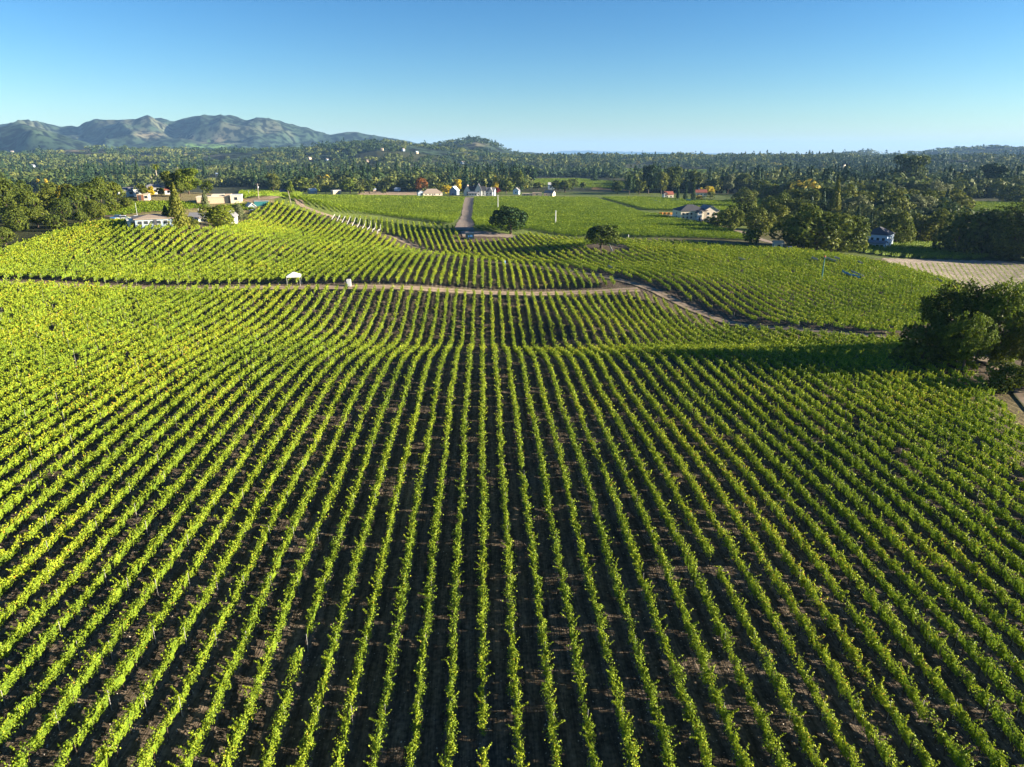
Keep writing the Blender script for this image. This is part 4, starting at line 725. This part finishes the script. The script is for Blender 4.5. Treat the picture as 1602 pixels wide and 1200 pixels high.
bld(204, 306, 'white house with solar panels on its grey roof on the hill', 5, [dict(W=34, D=9, h=8, rh=4, rm=m['grey'], solar=2, wins=(-.3,0,.3)), dict(W=10, D=8, h=9, rh=2, ox=8, oy=-4, roof='flat', rm=m['white'], wins=(0,))])
bld(240, 302, 'house with broad grey hipped roof behind the solar-roofed house', 0, [dict(W=32, D=11, h=8, rh=6, roof='hip', rm=m['grey'], wm=m['white'], wins=(-.3,-.1,.1,.3))])
bld(263, 303, 'small red-roofed outbuilding right of the hipped grey roof', 5, [dict(W=12, D=6, h=6, rh=3, rm=m['red'], wm=m['white'], wins=(0,))], 'outbuilding', 'outbuilding')
bld(222, 313, 'small timber and plaster hut below the solar-roofed house', -12, [dict(W=9, D=4, h=8, roof='flat', wm=m['woodwall'], rm=m['tan'], door=-.1), dict(W=7, D=4, h=8.5, roof='flat', ox=8, wm=m['cream'], rm=m['tan'], wins=(0,))], 'hut', 'hut')
bld(335, 316, 'long flat-roofed tan stucco building unfinished on the hill', -6, [dict(W=46, D=9, h=8, roof='flat', wm=m['tan'], rm=m['cream'], sides=False), dict(W=16, D=8, h=10, roof='flat', ox=6, oy=3, wm=m['cream'], rm=m['cream'], sides=False), dict(W=16, D=9, h=10, roof='flat', ox=34, oy=-1, wm=m['cream'], rm=m['white'], wins=(0,)), dict(W=8, D=8, h=10.5, roof='flat', ox=22, oy=0, wm=m['tan'], rm=m['tan'], door=0)], 'stucco_building', 'building')
bld(392, 327, 'tiny blue shed with white gable below the stucco building', 20, [dict(W=10, D=4, h=5, rh=4, roof='gy', wm=m['blue'], rm=m['white'], door=0)], 'shed', 'shed')
bld(409, 321, 'long dark teal container beside the hill track', 8, [dict(W=22, D=3, h=6, roof='flat', wm=m['teal'], rm=m['grey'], sides=False)], 'container', 'container')
bld(116, 322, 'low blue-grey shed roof just right of the bright yellow tree', 0, [dict(W=13, D=6, h=8, rh=2, wm=m['paleblue'], rm=m['paleblue'], wins=(0,))], 'shed', 'shed')
for i, (x, y, z, d) in enumerate(SPW):
    bld(0, 0, 'tiny pale house glimpsed among the distant woods', random.uniform(-40, 40), [dict(W=random.uniform(3, 5), D=10, h=random.uniform(1.2, 2.2), rh=1.1, wm=m[random.choice(['cream', 'tan', 'paleblue'])], rm=m[random.choice(['brown', 'grey', 'brown', 'paleblue'])], wins=(), sides=False)], 'house', 'house', 'pale houses among the distant woods', pos=(x, y, z, d), lift=3)
# ------------------------------------------------------------------ poles, tent, vehicles and small things
def pole(px, py, hpx, rad_, mt, label, name='pole', arms=0, cap=None, lean=0, base=False, grp=None):
    x, y, z, d = at(px, py); d = float(np.array([x, y, z - CZ]) @ FW); h = hpx * d / FP; e = empty(name, (x, y, z - .3), 0, label=label, cat=name.replace('_', ' '), group=grp); b = MB(); b.tube((0, 0, 0), (lean * h, 0, h), rad_, rad_ * .72, 10); b.build('shaft', mt, e)
    for k in range(arms): a = MB(); zz = h * (.95 - .1 * k); a.box(-1.1, 1.1, -.06, .06, zz, zz + .14); a.build('crossarm', M['wood'], e)
    if arms: t_ = MB(); t_.tube((.3, -.35, h * .72), (.3, -.35, h * .72 + .8), .22, .22, 8); t_.build('transformer', M['steel'], e)
    if cap: c = MB(); c.tube((0, 0, h), (0, 0, h + .45), rad_ * 1.2, rad_ * .9, 10); c.build('cap', cap, e)
    if base: c = MB(); c.box(-.9, .9, -.5, .5, 0, 1.0); c.build('base', mt, e)
pole(869, 353, 24, .34, M['white'], 'white wind machine mast in the vines right of the stone pine', 'wind_machine_mast', base=False)
pole(779, 327, 22, .30, M['white'], 'pale wind machine mast behind the stone pine', 'wind_machine_mast')
pole(1285, 439, 38, .24, M['teal'], 'teal wind machine mast with red top on the right slope', 'wind_machine_mast', cap=M['redpaint'], base=True)
pole(1172, 315, 11, .3, M['steel'], 'grey mast in the field before the right woods', 'wind_machine_mast')
pole(405, 311, 24, .16, M['wood'], 'utility pole with transformer behind the teal container', 'utility_pole', arms=1)
pole(457, 324, 26, .14, M['wood'], 'bare leaning utility pole at the top of the hill track', 'utility_pole', lean=-.16)
pole(148, 304, 18, .2, M['wood'], 'leaning pole rising from the olive wood', 'utility_pole', lean=-.18)
pole(242, 300, 24, .2, M['wood'], 'leaning pole in front of the hipped grey roof', 'utility_pole', lean=-.08)
pole(216, 345, 28, .06, M['steel'], 'thin mast beside the white pickup', 'antenna_mast')
pole(390, 309, 12, .05, M['steel'], 'thin post by the teal container', 'antenna_mast')
pole(523, 378, 6, .08, M['white'], 'short white-topped marker post among the hillside vines', 'marker_post', cap=M['white'])
pole(983, 372, 6, .25, M['white'], 'white valve post in the field right of the lone oak', 'marker_post')
def tent(px, py, wpx, label):
    x, y, z, d = at(px, py); s = wpx * d / FP / 2; z += .05; e = empty('canopy_tent', (x, y, z), R(8), label=label, cat='tent'); h = 2.3; b = MB()
    b.add([(-s,-s,h),(s,-s,h),(s,s,h),(-s,s,h),(-s,-s,h+.3),(s,-s,h+.3),(s,s,h+.3),(-s,s,h+.3),(-.08,-.08,h+1.2),(.08,-.08,h+1.2),(.08,.08,h+1.2),(-.08,.08,h+1.2)], [(i,(i+1)%4,4+(i+1)%4,4+i) for i in range(4)] + [(4+i,4+(i+1)%4,8+(i+1)%4,8+i) for i in range(4)] + [(8,9,10,11)]); b.build('canopy', M['tent'], e)
    for a in (-1, 1):
        for c in (-1, 1): l = MB(); l.tube((a * s * .97, c * s * .97, -.2), (a * s * .97, c * s * .97, h), .04, .04, 6); l.build('leg', M['white'], e)
tent(461, 446, 20, 'white canopy tent with a peaked roof on the pale dirt road')
x, y, z, d = at(546, 448); e = empty('portable_toilet', (x, y, z), R(5), label='small white portable cabin at the roadside right of the tent', cat='portable toilet')
MB().box(-.6, .6, -.6, .6, 0, 1.75).box(-.5, .5, -.5, .5, 1.753, 1.95).build('cabin', M['white'], e); MB().box(-.38, .38, -.64, -.58, .1, 1.5).build('door', M['steel'], e)
x, y, z, d = at(735, 374); e = empty('dumpster', (x, y, z), R(3), label='dark steel container at the near end of the paved lane', cat='container'); u = d / FP
MB().box(-6.5 * u, 6.5 * u, -1.6, 1.6, .2, 9 * u).build('body', M['darkbin'], e); MB().box(-6.7 * u, 6.7 * u, -1.75, 1.75, 9 * u + .003, 9 * u + .15).build('lid', M['darkbin'], e); MB().box(-3 * u, -1 * u, -1.66, -1.58, 1, 1.8).box(0, 4 * u, -1.66, -1.58, 1.1, 2.0).build('panel', M['bluecar'], e)
def car(px, py, paint_, yaw, label, name='parked_car', cat='car', truck=False, grp=None):
    x, y, z, d = at(px, py); e = empty(name, (x, y, z + .1), R(yaw), label=label, cat=cat, group=grp); L, W = (2.7, .98) if truck else (2.2, .9)
    b = MB(); pr = [(-L,.45),(-L,.95),(-L*.62,1.05),(L*.95,1.02),(L,.6),(L,.4)]; V = [(a,-W,c) for a, c in pr] + [(a,W,c) for a, c in pr]; n = len(pr)
    b.add(V, [tuple(range(n)), tuple(range(n, 2 * n))[::-1]] + [(i, n + i, n + (i + 1) % n, (i + 1) % n) for i in range(n)]); b.build('body', paint_, e)
    c0, c1 = (-.9, .9) if truck else (-1.1, 1.5); c = MB(); c.add([(c0,-W*.92,1.03),(c1,-W*.92,1.03),(c1,W*.92,1.03),(c0,W*.92,1.03),(c0+.45,-W*.75,1.58),(c1-.35,-W*.75,1.58),(c1-.35,W*.75,1.58),(c0+.45,W*.75,1.58)], [(0,1,5,4),(1,2,6,5),(2,3,7,6),(3,0,4,7)]); c.build('window', M['glass'], e)
    r_ = MB(); r_.box(c0 + .42, c1 - .32, -W * .76, W * .76, 1.583, 1.66); r_.build('roof', paint_, e)
    for a in (-1, 1):
        for s_ in (-1, 1): q = MB(); q.tube((a * L * .62, s_ * W, .33), (a * L * .62, s_ * (W - .22), .33), .34, .34, 14); q.build('wheel', M['black'], e)
car(213, 345, M['whitecar'], 20, 'white pickup truck parked beside the ranch house', 'pickup_truck', 'pickup', True)
car(184, 344, M['bluecar'], 10, 'blue car parked left of the white pickup'); car(192, 345, M['whitecar'], 10, 'white car just right of the blue car')
car(1026, 317, M['bluecar'], 10, 'blue car parked in the field drive by the red-roofed cottage'); car(1031, 318, M['whitecar'], 12, 'white car right of the blue car on the field drive')
car(1053, 316, M['bluecar'], 0, 'blue car between the red-roofed cottage and the conifers'); car(1059, 315, M['bluecar'], 30, 'small blue vehicle at the foot of the first garden conifer')
car(1235, 392, M['whitecar'], 10, 'white car under the dark oaks right of the white shed')
for i in range(9):
    x, y, z, d = at(1032 + i * 2.3, 335.5 + .02 * i); e = empty('picking_bin', (x, y, z), i, label='orange picking bin in the line left of the black-roofed house', cat='bin', group='orange picking bins'); MB().box(-.6, .6, -.6, .6, .1, 1.3).build('bin_body', M['orange'], e); MB().box(-.65, .65, -.65, .65, 1.303, 1.4).build('rim', M['orange'], e)
x, y, z, d = at(789, 413); e = empty('barrel', (x, y, z), 0, label='blue barrel at the edge of the curving track', cat='barrel'); MB().tube((0, 0, 0), (0, 0, 1.1), .5, .5, 14).build('drum', M['bluecar'], e); MB().tube((0, 0, 1.103), (0, 0, 1.2), .42, .42, 14).build('lid', M['white'], e)
def net(P, Q, mt, label, name='vine_net', group=None, wid=.55, h=1.95, low=0):
    """netting draped over a stretch of vine row"""
    P = np.array(P[:2]); Q = np.array(Q[:2]); L = np.linalg.norm(Q - P); n = max(int(L / .5), 3); dr = (Q - P) / L; lat = np.array([dr[1], -dr[0]]); V = []
    for i in range(n + 1):
        c = P + dr * L * i / n; z = float(H(*c)[0]); wv = random.uniform(-.12, .12)
        for k, (a, hh) in enumerate([(-1.1, .75), (-.9, 1.5), (-.3, 1.95), (.35, 1.98), (.9, 1.45), (1.1, .8)]): p = c + lat * a * wid; hh = max(hh, low * (1.9 - .1 * abs(a))); V.append((p[0], p[1], z + hh * h / 1.95 + wv + random.uniform(-.06, .06)))
    F = [(i * 6 + k, i * 6 + k + 1, (i + 1) * 6 + k + 1, (i + 1) * 6 + k) for i in range(n) for k in range(5)]; b = MB(); b.add(V, F); o = b.build(name, mt); tag(o, label, 'netting', group); return o
for i in range(10):
    a = at(524 + i * 8, 336 + i * 1.3 + max(0, i - 5) * .6, 1.5); bq = at(519 + i * 7.9 - 0 * i, 344 + i * 2.5, 1.5); net(a, bq, M['net'], 'pale strip of netting on the end of a slope row beside the hill track', group='pale nets along the hill track', wid=.09, h=1.9, low=.88)
for a, bq, mt, lb in [((953,383),(959,394),'net','white netting draped on a row right of the lone oak'),((1318,424),(1332,431),'bluenet','blue netting on the right slope, upper strip of two'),((1334,430),(1346,435),'bluenet','blue netting on the right slope, lower strip of two'),
 ((1332,424),(1352,433),'net','long white netting strip right of the teal mast'),((1306,402),(1314,405),'net','short white netting on the slope crest above the blue nets'),((1270,403),(1280,406),'net','short white netting left of the teal mast top'),
 ((1342,409),(1350,412),'net','small white net near the slope top at right'),((1156,403),(1166,407),'net','white netting on the slope above the middle rows'),((952,416),(958,419),'net','small white net in the rows past the curving track'),((1290,402),(1310,409),'net','thin white net beside the teal mast'),((1466,436),(1474,440),'net','white net at the slope end by the pale field')]:
    net(at(*a, 1.6), at(*bq, 1.6), M[mt], lb, wid=.22, low=.75)
# haze over the whole valley
hz_ = bpy.data.materials.new('haze'); hz_.use_nodes = True; t = hz_.node_tree; t.nodes.remove(t.nodes['Principled BSDF']); pv = t.nodes.new('ShaderNodeVolumePrincipled'); pv.inputs['Density'].default_value = HAZE; pv.inputs['Color'].default_value = (.30, .56, .96, 1); pv.inputs['Anisotropy'].default_value = 0
t.links.new(pv.outputs[0], t.nodes['Material Output'].inputs['Volume'])
zt = float(GZ.max()) + 60; zb = float(GZ.min()) - 2; b = MB(); b.box(-27500, 27500, -27500, 27500, zb, zt); o = b.build('haze', hz_); tag(o, kind='stuff')
